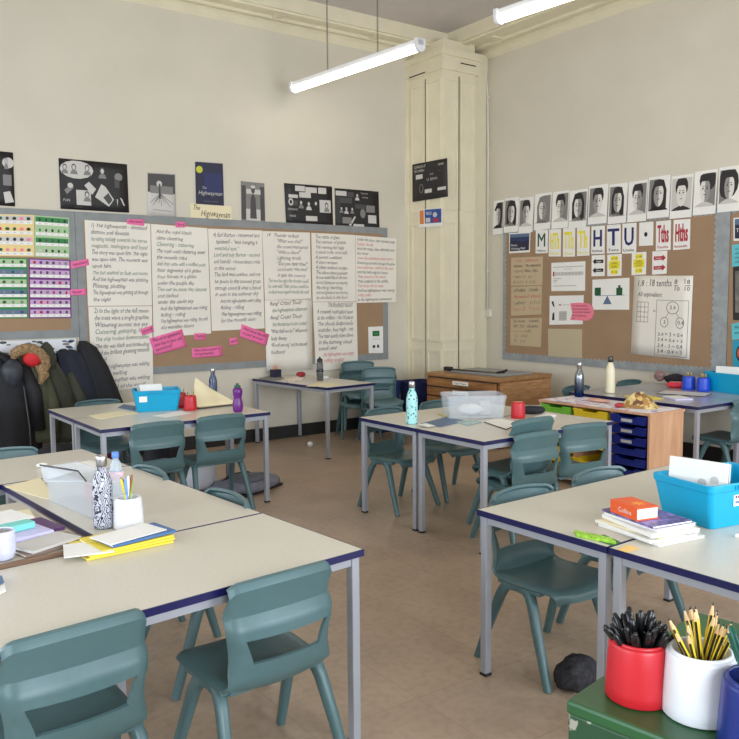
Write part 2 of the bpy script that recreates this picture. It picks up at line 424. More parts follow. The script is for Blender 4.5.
# ------------------------------------------------------------------ fluorescent lights on chains
LAMPM = mat('fluorescent_diffuser', (255, 244, 226), .4, emit=11)
CHAINM = mat('dull_chain_steel', (120, 112, 98), .5, metal=.6)
def light_fitting(loc, rz, label, L=1.94):
    t = thing('fluorescent_light', label, 'light', loc, rz, 'fluorescent lights on chains')
    # local: runs along y, 0..-L
    hous = MB().box((0, -L/2, .045), (.075, L, .05), WHITEPL); hous.build('housing', t)
    pr = [(.045*math.cos(a), -.03+.05*math.sin(a)*1.05+.03) for a in [PI+PI*k/10 for k in range(11)]]
    d = MB().prism([(x, -.035, z+.02) for x, z in pr], (0, -(L-.07), 0), LAMPM)
    for i in range(len(d.smooth)): d.smooth[i] = i > 1
    d.build('diffuser', t)
    for y in (-.0175, -L+.0175):
        MB().prism([(.054*math.cos(a), y-.0175, .02+.058*math.sin(a)) for a in [PI+PI*k/10 for k in range(11)]] + [(.054, y-.0175, .075), (-.054, y-.0175, .075)][::1], (0, .035, 0), WHITEPL).build('end_cap', t)
    for y in (-.60, -1.36):
        c = MB(); z = .07; k = 0; top = ZC-loc[2]
        while z < top-.005:
            M = Matrix.Translation((0, y, z+.014)) @ Matrix.Rotation(PI/2*(k % 2), 4, 'Z')
            ring = [(.008*math.cos(a), 0, .017*math.sin(a)) for a in [2*PI*q/8 for q in range(9)]]
            c.tube(ring, .0027, CHAINM, 4, M=M, cap=False); z += .026; k += 1
        c.build('chain', t)
    return t
LD = math.atan2(.2, 1.93)
light_fitting((4.473, 7.684, 3.8), LD, 'lit fluorescent tube light hanging on two chains, its whole length visible near the left wall')
light_fitting((4.745, 4.87, 3.8), LD, 'lit fluorescent tube light at the top right, running out of the picture')
light_fitting((5.06, 2.05, 3.8), LD, 'unseen added fluorescent light continuing the first row, outside the frame at the right')  # unseen fitting, added to the row for more light from overhead
light_fitting((1.30, 6.2, 3.8), LD, 'unseen added fluorescent light in a second row, over the far left tables')  # added out of view to light the far left from above
light_fitting((1.55, 3.4, 3.8), LD, 'unseen added fluorescent light in a second row, over the near left tables')  # another unseen fitting put in as extra light over the near tables

# ------------------------------------------------------------------ daylight through the windows
def daylight(loc, rot, sx, sy, power, col=(.80, .89, 1.0)):
    l = bpy.data.lights.new('daylight', 'AREA'); l.shape = 'RECTANGLE'; l.size = sx; l.size_y = sy; l.energy = power; l.color = col
    o = bpy.data.objects.new('daylight', l); COL.objects.link(o); o.location = loc; o.rotation_euler = rot
DB, DN = 118, 56
for a, b in W_BACK: daylight(((a+b)/2, Y0-.03, (WZ0+WZ1)/2), (rad(90), 0, 0), b-a-.2, WZ1-WZ0-.2, DB)
for a, b in W_NEAR: daylight((X0-.03, (a+b)/2, (WZ0+WZ1)/2), (0, rad(-90), 0), WZ1-WZ0-.2, b-a-.2, DN)
w = bpy.data.worlds.new('sky'); SC.world = w; w.use_nodes = True
w.node_tree.nodes['Background'].inputs[0].default_value = (.75, .85, 1, 1); w.node_tree.nodes['Background'].inputs[1].default_value = .6

# ================================================================== TABLES
def table(name, label, org, th, lx, ly, group=None, top=LAM, h=H):
    """org = corner of the top; the top reaches lx along local x and ly along local y"""
    t = thing(name, label, 'table', (org[0], org[1], 0), th, group)
    T = .024; g = .0015
    m = MB(); m.box((lx/2, ly/2, h-T/2), (lx-.012, ly-.012, T), top); m.build('tabletop', t)
    e = MB()
    for c, d in (((lx/2, g+.003, 0), (lx-2*g, .006, T)), ((lx/2, ly-g-.003, 0), (lx-2*g, .006, T)), ((g+.003, ly/2, 0), (.006, ly-.012-2*g, T)), ((lx-g-.003, ly/2, 0), (.006, ly-.012-2*g, T))):
        e.box((c[0], c[1], h-T/2-.0004), d, BLUE_EDGE)
    o = e.build('edging', t); o['label'] = 'dark blue plastic edging'
    r = MB(); i = .03; zr = h-T-.016
    for c, d in (((lx/2, i, zr), (lx-2*i-.03, .022, .032)), ((lx/2, ly-i, zr), (lx-2*i-.03, .022, .032)), ((i, ly/2, zr), (.022, ly-2*i-.03, .032)), ((lx-i, ly/2, zr), (.022, ly-2*i-.03, .032))):
        r.box(c, d, TUBE)
    r.build('rail_frame', t)
    for x in (i, lx-i):
        for y in (i, ly-i):
            l = MB(); l.box((x, y, (h-T)/2+.005), (.034, .034, h-T-.01), TUBE, bev=.005); q = l.build('leg', t)
            MB().box((x, y, .005), (.036, .036, .01), FOOT).build('leg_cap', q)
    return t
L_, W_ = 1.274, .648
GT = 'grey-legged classroom tables with blue edging'
TM = .0223; TR = .0303; TL = .09596; TF = .0222; TW = .1151
def loc_on(org, th, s, t):
    return Vector((org[0]+s*math.cos(th)-t*math.sin(th), org[1]+s*math.sin(th)+t*math.cos(th)))
OM = (3.3426, 3.5251); ORr = (2.2676, 1.7667); OL = (1.5758, 2.2612); OF = (1.6218, 5.4403); OW = (4.1583, 6.5891)
table('classroom_table', 'beige table in the middle of the room holding the large clear storage box', OM, TM, L_, W_-.002, GT)
p = loc_on(OM, TM, 0, W_); table('classroom_table', 'beige table in the middle of the room with the turquoise flask on its corner', p, TM, L_, W_, GT)
table('classroom_table', 'beige table at the right with the green card and the bare front corner', loc_on(ORr, TR, 0, .001), TR, 1.40, W_, GT)
p = loc_on(ORr, TR, 0, -W_-.002); table('classroom_table', 'pale table at the right edge holding the large cyan tub and the pile of books', p, TR, 1.40, W_, GT)
p = loc_on(OL, TL, -L_, 0); table('classroom_table', 'nearest beige table at the left with the yellow folders at its far edge', p, TL, L_, W_-.004, GT)
p = loc_on(OL, TL, -W_, W_); table('classroom_table', 'beige table set lengthwise behind the nearest one, holding the zebra-patterned flask', p, TL, W_, L_-.004, GT)
p = loc_on(OL, TL, -L_, W_+L_); table('classroom_table', 'bare beige table end at the left edge behind the frosted box', p, TL, L_, W_, GT)
table('classroom_table', 'far left beige table with the cyan tub, front one of the pair', OF, TF, L_+.66-.618, W_-.002, GT)
p = loc_on(OF, TF, 0, W_); table('classroom_table', 'far left beige table, rear one of the pair, nearest the coats', p, TF, L_+.04, W_, GT)
table('classroom_table', 'beige table standing end-on against the left wall under the flipchart sheets', OW, TW, W_-.005, 1.291, GT)
ORB = (5.70, 3.60)
table('classroom_table', 'grey-topped table at the back right with the cream and blue flasks', ORB, 0, .635, 1.30, GT, top=LAMG)
table('classroom_table', 'grey-topped table against the right wall holding the cyan tub and blue pots', (ORB[0]+.637, ORB[1]), 0, .64, 1.30, GT, top=LAMG)

# ================================================================== CHAIRS
PROF = [(.226, .345, .160), (.224, .368, .180), (.208, .387, .192), (.170, .394, .200), (.10, .391, .206), (0, .385, .204), (-.09, .385, .199), (-.150, .398, .193),
        (-.180, .430, .188), (-.192, .475, .184), (-.196, .515, .186), (-.203, .556, .193), (-.201, .585, .196), (-.182, .622, .195), (-.190, .665, .192), (-.201, .706, .189), (-.192, .722, .187), (-.180, .7245, .184)]
def chair_rows():
    rows = []; n = len(PROF)
    for i in range(n-1):
        sub = 3 if 2 < i < 13 else 2
        for s in range(sub):
            f = s/sub; a, b = PROF[i], PROF[i+1]; p0 = PROF[max(i-1, 0)]; p3 = PROF[min(i+2, n-1)]
            q = []
            for k in range(3):
                if i in (11, 12, 13, 14, 15, 16): q.append(a[k]*(1-f)+b[k]*f)
                else:
                    m0 = (b[k]-p0[k])/2; m1 = (p3[k]-a[k])/2; f2 = f*f; f3 = f2*f
                    q.append((2*f3-3*f2+1)*a[k]+(f3-2*f2+f)*m0+(-2*f3+3*f2)*b[k]+(f3-f2)*m1)
            rows.append((i+f, *q))
    rows.append((n-1, *PROF[-1])); return rows
ROWS = chair_rows()
UB = [0, .22, .45, .66, .80, .90, .96, 1.0]
US = [-u for u in UB[:0:-1]] + UB
def warp(u, z):
    b = .67 + (.78-.67)*min(1, max(0, (z-.475)/(.556-.475))); a = abs(u)
    if z < .40: b = .67 - .01*min(1, (.40-z)/.02) if z > .38 else .66
    a = a/.66*b if a <= .66 else b+(a-.66)/.34*(1-b)
    return math.copysign(a, u)
def chair_pt(r, u):
    idx, y, z, w = r; u = warp(u, z) if idx > 6 else u; a = abs(u)
    if idx > 6.5:
        k = min(1, (idx-6.5)/2); y += k*(.030*a*a + .024*max(0, (a-.82)/.18)**2)
        if idx > 13.5: z -= .016*max(0, (a-.86)/.14)**2*min(1, (idx-13.5)/1.5); y -= .014*max(0, (a-.82)/.18)**2*min(1, (idx-13.5)/1.5)
        if idx > 11: z += .013*(1-a*a)*min(1, (idx-11)/3)
    else:
        z += .010*a*a - .016*max(0, (a-.85)/.15)**2
        if idx > 5: z -= 0
        if idx < 3: y -= .03*a**4*(1-idx/3)
    z -= .020*(1-a*a)*max(0, 1-abs(idx-7)/1.6)
    return Vector((u*w, y, z))
def chair_parts():
    n = len(US); P = [[chair_pt(r, u) for u in US] for r in ROWS]; N = [[None]*n for _ in ROWS]
    for i in range(len(ROWS)):
        for j in range(n):
            a = P[min(i+1, len(ROWS)-1)][j]-P[max(i-1, 0)][j]; b = P[i][min(j+1, n-1)]-P[i][max(j-1, 0)]
            N[i][j] = b.cross(a).normalized()        # lower / rear side
    split = next(i for i, r in enumerate(ROWS) if r[0] >= 7.0)
    def part(i0, i1):
        m = MB(); cells = set()
        for i in range(i0, i1):
            for j in range(n-1):
                mid = (ROWS[i][2]+ROWS[i+1][2])/2; um = (US[j]+US[j+1])/2
                if ROWS[i][0] >= 8.95 and mid < .556 and abs(um) < .66: continue
                cells.add((i, j))
        vid = {}; vs = []
        def V(i, j, s):
            if (i, j, s) not in vid:
                vid[i, j, s] = len(vs); th = .006 if s else -.006
                vs.append(P[i][j] + N[i][j]*th)
            return vid[i, j, s]
        fs = []
        for i, j in cells:
            fs.append((V(i, j, 0), V(i, j+1, 0), V(i+1, j+1, 0), V(i+1, j, 0))); fs.append((V(i, j, 1), V(i+1, j, 1), V(i+1, j+1, 1), V(i, j+1, 1)))
            for (di, dj), (a, b) in (((-1, 0), ((i, j), (i, j+1))), ((1, 0), ((i+1, j+1), (i+1, j))), ((0, -1), ((i+1, j), (i, j))), ((0, 1), ((i, j+1), (i+1, j+1)))):
                if (i+di, j+dj) not in cells: fs.append((V(*a, 0), V(*a, 1), V(*b, 1), V(*b, 0)))
        m.add(vs, fs, CHAIR, True); return m
    return part(0, split), part(split, len(ROWS)-1)
def auto_smooth(o, ang=38):
    me = o.data; bm = bmesh.new(); bm.from_mesh(me)
    for e in bm.edges:
        if len(e.link_faces) == 2 and e.calc_face_angle(0) > rad(ang): e.smooth = False
    bm.to_mesh(me); bm.free()
def make_chair(label):
    t = thing('classroom_chair', label, 'chair', group='teal plastic classroom chairs')
    s, b = chair_parts()
    auto_smooth(s.build('seat', t)); auto_smooth(b.build('backrest', t), 24)
    for sx in (-1, 1):
        for sy in (-1, 1):
            m = MB(); y0 = -.005
            pts = [(sx*.176, y0, .368), (sx*.180, y0+sy*.045, .366), (sx*.184, y0+sy*.072, .348), (sx*.190, y0+sy*.092, .312), (sx*.205, y0+sy*.145, .17), (sx*.222, y0+sy*.205+.005, .0)]
            m.tube(pts, [(.019, .022), (.020, .022), (.021, .022), (.020, .021), (.018, .019), (.015, .016)], CHAIR, 12, sq=.55)
            auto_smooth(m.build('leg', t), 50)
    r = MB()
    for sx in (-1, 1): r.box((sx*.182, .01, .374), (.035, .24, .022), CHAIR, bev=.006)
    r.box((0, .03, .366), (.34, .03, .02), CHAIR, bev=.005); r.box((0, -.10, .366), (.34, .03, .02), CHAIR, bev=.005)
    r.build('seat_rail', t)
    return t
chair0 = make_chair('')
_used = [False]
def chair(x, y, ang, label, z=0, tilt=0):
    """ang = heading of the sitter, 0 = +y, counter-clockwise degrees"""
    if not _used[0]: c = chair0; _used[0] = True
    else: c = dup(chair0)
    c.location = (x, y, z); c.rotation_euler = (tilt, 0, rad(ang)); c['label'] = label
    return c
chair(1.185, 2.335, 4.5, 'teal plastic chair with its back to us, right one of two at the nearest table')
chair(.545, 2.30, 4.5, 'teal plastic chair with its back to us, left one of two at the nearest table')
chair(1.335, 3.19, 92, 'teal plastic chair with only its curved top showing, just behind the near left table corner')
chair(1.25, 3.90, 94, 'teal plastic chair with only its curved top showing, farther one along the lengthwise table')
chair(.93, 4.78, 184, 'teal plastic chair showing a thin strip of its back behind the bare left table end')
chair(2.00, 5.53, 0, 'teal plastic chair with its back to the viewer in front of the far cyan tub')
chair(2.50, 5.57, -1, 'teal plastic chair with its back to the viewer in front of the purple bottle')
chair(2.03, 6.70, 178, 'teal plastic chair behind the far left tables, its top edge before the dark coat')
chair(3.66, 4.79, 188, 'teal plastic chair on the far side of the middle tables, nearest the turquoise flask')
chair(4.24, 4.86, 181, 'teal plastic chair on the far side of the middle tables, behind the clear storage box')
chair(3.765, 3.64, -3, 'teal plastic chair, lower one of two stacked at the near side of the middle table')
chair(3.80, 3.715, 1, 'teal plastic chair, upper one of two stacked at the near side of the middle table', z=.075)
chair(4.285, 3.675, -10, 'single teal plastic chair in front of the yellow trays, right of the stacked pair')
chair(2.595, 2.33, 180, 'teal plastic chair fully seen under the right table, facing the viewer')
chair(3.17, 2.37, 180, 'teal plastic chair behind the right table, only its curved top above the tabletop')
chair(5.95, 4.87, 180, 'teal plastic chair behind the back right table, next to the dark blue flask')
chair(6.74, 4.87, 180, 'teal plastic chair behind the cream flask by the right wall')
chair(6.32, 3.72, 0, 'teal plastic chair at the right edge, tucked under the grey-topped table')
for k, (x, y, a, lab) in enumerate([(5.17, 7.52, 155, 'dark teal plastic chair at the bottom of the rear stack by the left wall'), (5.19, 7.50, 157, 'dark teal plastic chair on top of the rear, half hidden stack by the left wall')]):
    chair(x, y, a, lab, z=.075*k+(.035 if k else 0))
for k, (x, y, a, lab) in enumerate([(5.15, 7.06, 155, 'dark teal plastic chair at the bottom of the front stack beside the wall table'), (5.16, 7.05, 156, 'dark teal plastic chair on top of the front stack, nearest the navy bins')]):
    chair(x, y, a, lab, z=.072*k)
# ================================================================== LEFT WALL DISPLAY
NL = (0, -1, 0); NR = (-1, 0, 0)
def LW(pts, d=.0): return [at(U, V, 1, YC-d) for U, V in pts]
def RW(pts, d=.0): return [at(U, V, 0, XC-d) for U, V in pts]
def board(name, label, plane, a0, a1, z0, z1, bw, face, border, sides='LRTB'):
    t = thing(name, label, 'notice board', (0, 0, 0))
    m = MB(); f = MB()
    def bx(mb, p0, p1, q0, q1, d0, d1, mm):
        if plane == 'L': mb.box(((p0+p1)/2, YC-(d0+d1)/2, (q0+q1)/2), (abs(p1-p0), d1-d0, q1-q0), mm)
        else: mb.box((XC-(d0+d1)/2, (p0+p1)/2, (q0+q1)/2), (d1-d0, abs(p1-p0), q1-q0), mm)
    bx(m, a0, a1, z0, z1, .0005, .016, face); m.build('backing', t)
    if border:
        s = 1 if a1 > a0 else -1
        for k, r in (('T', (a0, a1, z1-bw, z1)), ('B', (a0, a1, z0, z0+bw)), ('L', (a0, a0+s*bw, z0+bw, z1-bw)), ('R', (a1-s*bw, a1, z0+bw, z1-bw))):
            if k in sides: bx(f, *r, .014, .0167, border)
        f.build('border', t)
    return t
zt = 2.418; zb = .822
xa = at(77.5, 300, 1, YC).x; xr = at(387, 300, 1, YC).x
board('notice_board', 'long brown notice board on the left wall covered in handwritten flipchart sheets', 'L', xa+.003, xr, zb, zt, .075, CORK, BORD)
board('notice_board', 'brown notice board at the far left holding the colourful food charts', 'L', .2, xa, 1.225, zt, .075, CORK, BORD)

HW = .0
def writing(F, lines, u=.08, v0=.075, dv=.07, h=.036, w=.86, shear=.28, jit=.12, m=INK):
    v = v0
    for L in lines:
        mm = m; ind = 0; ww = None
        if isinstance(L, tuple):
            L, o = L[0], L[1:]
            for q in o:
                if q in ('g', 'b', 'r', 'k', 'f'): mm = {'g': INKG, 'b': INKB, 'r': INKR, 'k': INK, 'f': INKB}[q]
                elif isinstance(q, float): ind = q
        est = sum(glyph(c)[2] for c in L)*h*F.Hh/.72/F.W
        ww = min(est*1.0, w-ind)
        F.text(L, u+ind, v, h*1.18, mm, w=ww, shear=shear, jit=jit, rot=random.uniform(-.012, .012)); v += dv
def lsheet(label, q, lines, paper=SHEET, d=.0183, group=None, name='flipchart_sheet', cat='paper', curl=0, **k):
    F = Flat(LW(q, d), NL).sheet(paper, curl=curl, seed=int(q[0][0])); writing(F, lines, **k)
    return F.done(name, label, cat, group, tname='handwriting')
lsheet('upper flipchart sheet of cursive writing headed with a circled 1, leftmost on the long board', [(84.5, 220), (150.3, 223.7), (152, 305.5), (88, 306)],
    ['1) The highwayman - obsessed', 'demon and devilish', ('striding boldly towards his horse', 'g'), ('magestic, mahogany and loyal', 'g'), 'The story was upon him. The night', 'was upon him. The moment was', 'upon him.', ('The sun seemed to fade and shone', 'g'), 'And the highwayman was plotting', 'Plotting, plotting', 'The highwayman was plotting all through', 'the night'], dv=.079, h=.042)
lsheet('lower flipchart sheet headed 2 about the full moon, reaching down beside the coats', [(88.3, 306.6), (152, 306), (153.2, 386), (92.5, 393)],
    ['2) In the light of the full moon', 'the trees were a bright graphite', 'Withering across the sky', ('Clattering, galloping, lifting', 'g'), ('The ship rocked downtrodden', 'g'), 'The sky was black and foreboding', 'And the brilliant gleaming moonlit', ('road', 'b'), ('And the highwayman was waiting', 'b'), ('Riding, waiting', 'b'), ('The highwayman was waiting', 'b'), ('light of the moon', 'b', .2)], dv=.082, h=.045, curl=.0)
lsheet('flipchart sheet of cursive writing beginning with the royal coach, second from the left', [(151, 223.9), (207.4, 228.2), (211.2, 333.5), (153.6, 337.8)],
    ['And the royal coach', 'came clattering', ('Clattering - clattering', 'g'), 'The royal coach clattering down', 'the moonlit road', ('And they came with a muffled pulse', 'g'), 'Four segments of a globe', ('Four horses in a globe', 'b'), 'under the purple sky', ('Then over the stones they clattered', 'g'), ('and clashed', 'b'), 'under the starlit sky', ('And the highwayman was riding', .04), ('Riding - riding', 'b', .04), ('The highwayman was riding, the old', .04), ('old wooden doors', .04)], dv=.057, h=.03)
lsheet('flipchart sheet of cursive writing marked with a circled 4 about the lord and lady', [(208, 228.6), (262, 230.5), (264.6, 328.4), (211.9, 331)],
    ['4) Earl Burton - renowned and', ('agitated - "was hanging a', .05), ('watchful eye."', 'g', .02), ('Lord and lady Burton - excited', 'g'), ('and cheerful - Hooves about a mile', 'b'), ('in the wood', 'b'), 'The lord was anxious, said my', 'he pours in the scented grass', ('through sound & what is blood', 'b'), ('in sum in the summer sky', 'b'), ('And the highwayman went riding', .09), ('Riding - riding', 'b', .09), ('The highwayman was riding', .09), ('for the moonlit door', 'b', .09)], dv=.065, h=.033)
lsheet('upper flipchart sheet with short thunder lines in the middle of the long board', [(262.3, 231), (310, 232.6), (311.3, 300), (264.9, 300)],
    ['14   Thunder strikes!', ('"What was that?"', 'b', .2), ('the crowd wondered', 'b', .2), ('"Who is there?"', 'b', .2), ('Lightning struck', 'b', .2), ('"Did you hear that?"', 'k', .2), ('Lord screams "Who dares!"', 'b', .2), ('It split the country', 'b', .2), ('This was the night that thunder would', 'g'), ('be over-told. Their picture would be', 'g'), ('ended and raped would be null', 'g')], dv=.083, h=.045)
lsheet('lower flipchart sheet with the Bang Crash Thud lines, hanging below the board edge', [(264.6, 300.4), (312, 297.8), (312.4, 369.5), (266.5, 371)],
    ['Bang! Crash! Thud!', ('the highwayman advanced', 'g', .05), 'Bang! Crash! Thud!', ('the thunderous horse trotted!', 'g', .05), '"What shall we do?" whispered', 'lady Betty', '"We will now sing", said the doomed', 'husband'], u=.1, dv=.098, h=.046, curl=.008, w=.78)
lsheet('upper flipchart sheet of narrow writing on glass and pistols, fifth column of the long board', [(311.3, 232.8), (355.2, 235), (356, 301.5), (312.7, 301.7)],
    ['The rattle of glass', 'The murmur of pistols', 'The warning for help', ('A silent order of breath', 'b'), 'A person confident', ('A short whisper', 'b'), 'A silent without escape', 'The silent island position', 'A true leadership in the box', ('And the highwayman was marching', 'g'), ('Marching, marching', 'b'), ('And the highwayman was marching', 'g'), ('by the back to the door', 'b')], dv=.074, h=.042, w=.72)
lsheet('lower flipchart sheet about a candle above the wall table, its last lines in red', [(312.8, 302), (356.6, 302), (358, 367.5), (316, 371)],
    [('THUNDERED NIGHT', .25), 'A crowded room gazed upon', 'as the soldiers - ran 10 paces', 'The clouds desperately', 'thunder, but nigh - no', 'The road quietly slows down', 'in the burning cloud', 'stood over', ('the highwayman was empty', 'r', .1), ('riding empty', 'r', .1)], dv=.09, h=.052, w=.82)
lsheet('white sheet with alternating black and red lines, rightmost on the long board', [(355.5, 235.2), (396.5, 238.5), (396.2, 302), (356.3, 303)],
    ['Under the stars, that whirled away', ('hidden clouds', 'r'), 'And the songs that whistled over', 'the moor', ('Over the muddied marsh wood', 'r'), ('Bowstrings pinched through the glow', 'b'), ('over and over, went to the end', 'r'), 'and the bell rang for hours', ('They rested so he raised', 'r'), 'They stopped at the saddle', ('The moon felt so deep', 'r'), 'And the highwayman was coming', ('riding sickle', 'r'), 'as the highwayman announced'], u=.03, dv=.069, h=.038, w=.92, d=.0183)
def pink(label, q, lines, d=.0206, h=.2, v0=.32, dv=.26, m=PINK):
    F = Flat(LW(q, d), NL).sheet(m, curl=.004, seed=int(q[0][1])); writing(F, lines, u=.07, v0=v0, dv=dv, h=h, w=.84, m=INK)
    F.done('pink_note', label, 'note', 'pink notes on the long board', tname='handwriting')
pink('small pink note reading onomatopoeia at the top of the first flipchart sheet', [(127, 219), (144.5, 219.5), (144, 226), (127, 224)], ['alliteration'], h=.4, v0=.62)
pink('small pink note at the top of the royal coach sheet', [(175.4, 221.8), (185.6, 222), (185.2, 227.5), (175.6, 227.5)], ['rhyme'], h=.42, v0=.65)
pink('upper of the two pink notes left of the first flipchart sheet, tilted', [(70.6, 262), (88.3, 258.6), (89.2, 265), (71, 268.8)], ['repetition'], h=.4, v0=.65)
pink('lower of the two pink notes left of the first flipchart sheet', [(70.2, 289.5), (86, 288.6), (86.6, 294.8), (70.4, 295.4)], ['rhythm'], h=.4, v0=.65)
pink('small tilted pink note beside the large pink note', [(140, 329.5), (152.6, 325), (154, 331.8), (142.4, 335.6)], ['personify'], h=.4, v0=.65)
pink('largest pink note, tilted, with a three-line question', [(149, 338.6), (182, 329), (187, 346.5), (155, 355.4)], ['What are the highwayman\'s', 'eyes that in your and', 'emotions?'], h=.17, v0=.26, dv=.27)
pink('small pink note under the royal coach sheet', [(194, 333.4), (205.8, 333), (205.6, 339.6), (194.4, 339.8)], ['rhyme'], h=.42, v0=.66)
pink('wide level pink note low on the bare part of the board', [(191.6, 348.6), (222, 345.6), (222.6, 356), (192.2, 358.2)], ['What kind of person is', 'the highwayman?'], h=.22, v0=.36, dv=.36)
pink('tiny pink note in the middle of the bare brown part', [(229.4, 338.6), (237.6, 337.4), (238.2, 344), (230, 345.6)], ['verb'], h=.4, v0=.65)
pink('long pink note tilted downwards beside the thunder sheet', [(241.6, 324), (269.4, 334.4), (266, 345.8), (239.6, 336.6)], ['What words describe', 'on your journey?'], h=.2, v0=.36, dv=.36)
F = Flat(LW([(368.2, 327), (383, 326.2), (383.2, 353), (368.8, 353.2)], .0183), NL).sheet(WHITE)
F.rect(.28, .16, .75, .36, DGRN); F.rect(.36, .2, .66, .31, GRN, 2); F.ell(.36, .75, .1, .06, BLACK); F.poly([(.55, .78), (.62, .66), (.7, .7), (.74, .8)], BLACK)
for v in (.44, .49): F.line(.25, v, .8, v, .004, LGREY)
F.done('notice', 'small white notice with a green picture at the lower right end of the long board', 'notice')

# food charts on the far left board
def chart(label, q, bg, rows, bands, title=None, seed=1, cols=7, pal=None, skip=()):
    rnd = random.Random(seed); F = Flat(LW(q, .0183), NL).sheet(bg)
    pal = pal or [REDP, DGREY, ORNG, GRN, DGRN, BLACK, YEL]
    for r in range(rows):
        v = (r+.12)/rows; dvv = .76/rows
        F.rect(.03, v, .97, v+dvv, bands[r % len(bands)]); F.rect(.03, v+dvv*.62, .97, v+dvv, WHITE, 2)
        for c in range(cols):
            if (r, c) in skip: continue
            u = .06+.9*(c+.5)/cols; a = .026+.02*rnd.random()
            F.ell(u, v+dvv*.34, a, dvv*.22, rnd.choice(pal), 3, 7); F.line(u-.03, v+dvv*.82, u+.03, v+dvv*.82, .008, LGREY, 3)
    return F.done('food_chart', label, 'chart', 'food charts on the far left board')
chart('pale orange food picture chart, upper left of the four', [(-22, 213.4), (34, 215), (34.4, 256.6), (-21, 255.6)], ORNG, 4, [LGREY, ORNG], seed=2, pal=[REDP, DGREY, DGRN, PINKL, BLACK])
chart('pale green food picture chart, upper right of the four', [(34.4, 215.2), (69, 218), (69.4, 258), (34.8, 256.8)], LGRN, 4, [GRN, LGRN], seed=3, cols=5, pal=[DGREY, GRN, LGREY, NAVYP, BLACK])
chart('dark green food picture chart, lower left of the four', [(-22, 257.4), (27.6, 258.2), (28.4, 318.2), (-21, 318.6)], GRN, 6, [LGRN, SLATE], seed=4, cols=5, pal=[DGRN, GREYP, DGREY])
chart('purple food picture chart, lower right of the four', [(28.6, 258.2), (70.4, 260), (71.6, 318), (29, 318.4)], PURP, 6, [LILAC, LILAC], seed=5, cols=6, pal=[PURP, DGREY, REDP, GREYP])

# posters above the boards
def collage(label, q, seed, items, texts=(), plane='L', d=.004):
    F = Flat(LW(q, d) if plane == 'L' else [at(U, V, 0, PX-d) for U, V in q], NL if plane == 'L' else NR).sheet(BLACK, curl=.006, seed=seed)
    for it in items:
        k = it[0]
        if k == 'r': F.rect(*it[1:5], it[5], it[6] if len(it) > 6 else 1)
        elif k == 'e': F.ell(*it[1:5], it[5], it[6] if len(it) > 6 else 1)
        elif k == 'p': F.poly(it[1], it[2], it[3] if len(it) > 3 else 1)
        elif k == 'f':      # a head with hair and shoulders
            u, v, s = it[1:4]; dk = it[4] if len(it) > 4 else DGREY
            F.ell(u, v, s*.62, s*1.2, dk, 2); F.ell(u, v+s*.15, s*.42, s*.85, LGREY, 3); F.poly([(u-s, v+s*2.6), (u-s*.7, v+s*1.3), (u, v+s), (u+s*.7, v+s*1.3), (u+s, v+s*2.6)], it[5] if len(it) > 5 else GREYP, 2)
    for tx in texts: F.text(tx[0], tx[1], tx[2], tx[3], LGREY, shear=0, l=3)
    return F.done('collage_poster', label, 'poster', 'black photo collage posters')
collage('black photo collage poster cut off by the left edge', [(-24, 149), (13, 152.5), (15, 206.5), (-23, 204)], 1,
    [('e', .85, .2, .16, .1, LGREY), ('f', .8, .16, .06), ('r', .7, .42, .93, .62, GREYP), ('p', [(.7, .75), (.88, .72), (.98, .92), (.74, .95)], LGREY), ('r', .2, .3, .5, .7, GREYP)])
collage('black photo collage poster with an oval group picture, above the first flipchart sheet', [(58.5, 158), (127, 164.3), (129, 212.8), (60.5, 208.8)], 2,
    [('e', .25, .2, .24, .18, LGREY), ('f', .08, .16, .05), ('f', .21, .15, .055), ('f', .4, .15, .055), ('f', .62, .18, .06, DGREY, GREYP), ('e', .86, .28, .06, .08, GREYP), ('r', .8, .33, .87, .5, DGREY),
     ('r', .23, .6, .44, .9, LGREY), ('f', .385, .68, .055, BLACK), ('p', [(.35, .5), (.42, .42), (.52, .56), (.46, .68)], LGREY), ('p', [(.5, .72), (.6, .45), (.66, .5), (.78, .75), (.7, .9)], LGREY), ('p', [(.62, .72), (.7, .62), (.76, .76), (.7, .86)], DGREY, 2),
     ('p', [(.06, .62), (.16, .5), (.2, .56), (.1, .7)], GREYP), ('e', .15, .52, .04, .05, LGREY, 2), ('p', [(.87, .7), (.9, .72), (.94, .86), (.92, .86)], LGREY), ('p', [(.82, .74), (.84, .74), (.83, .88)], LGREY)], [('FUN', .04, .84, .05), ('. . . . .', .2, .95, .05)])
collage('black photo collage poster with four portraits and white name cards, above the thunder sheet', [(284, 183), (332, 186.5), (333, 226.8), (286, 224.8)], 3,
    [('r', .22, .04, .42, .17, LGREY), ('r', .43, .06, .67, .19, LGREY), ('r', .7, .05, .87, .2, LGREY), ('r', .3, .19, .54, .32, LGREY), ('r', .08, .26, .27, .34, LGREY), ('f', .33, .44, .055, BLACK), ('f', .49, .46, .06, BLACK, LGREY), ('f', .64, .44, .055, BLACK, BLACK), ('r', .72, .35, .96, .66, LGREY), ('f', .87, .48, .06, BLACK), ('r', .42, .76, .66, .88, LGREY), ('r', .12, .4, .26, .52, DGREY), ('e', .12, .44, .05, .09, LGREY, 2), ('e', .12, .44, .025, .05, BLACK, 3)], [('STRONG', .05, .64, .05), ('YEARS', .07, .8, .05)])
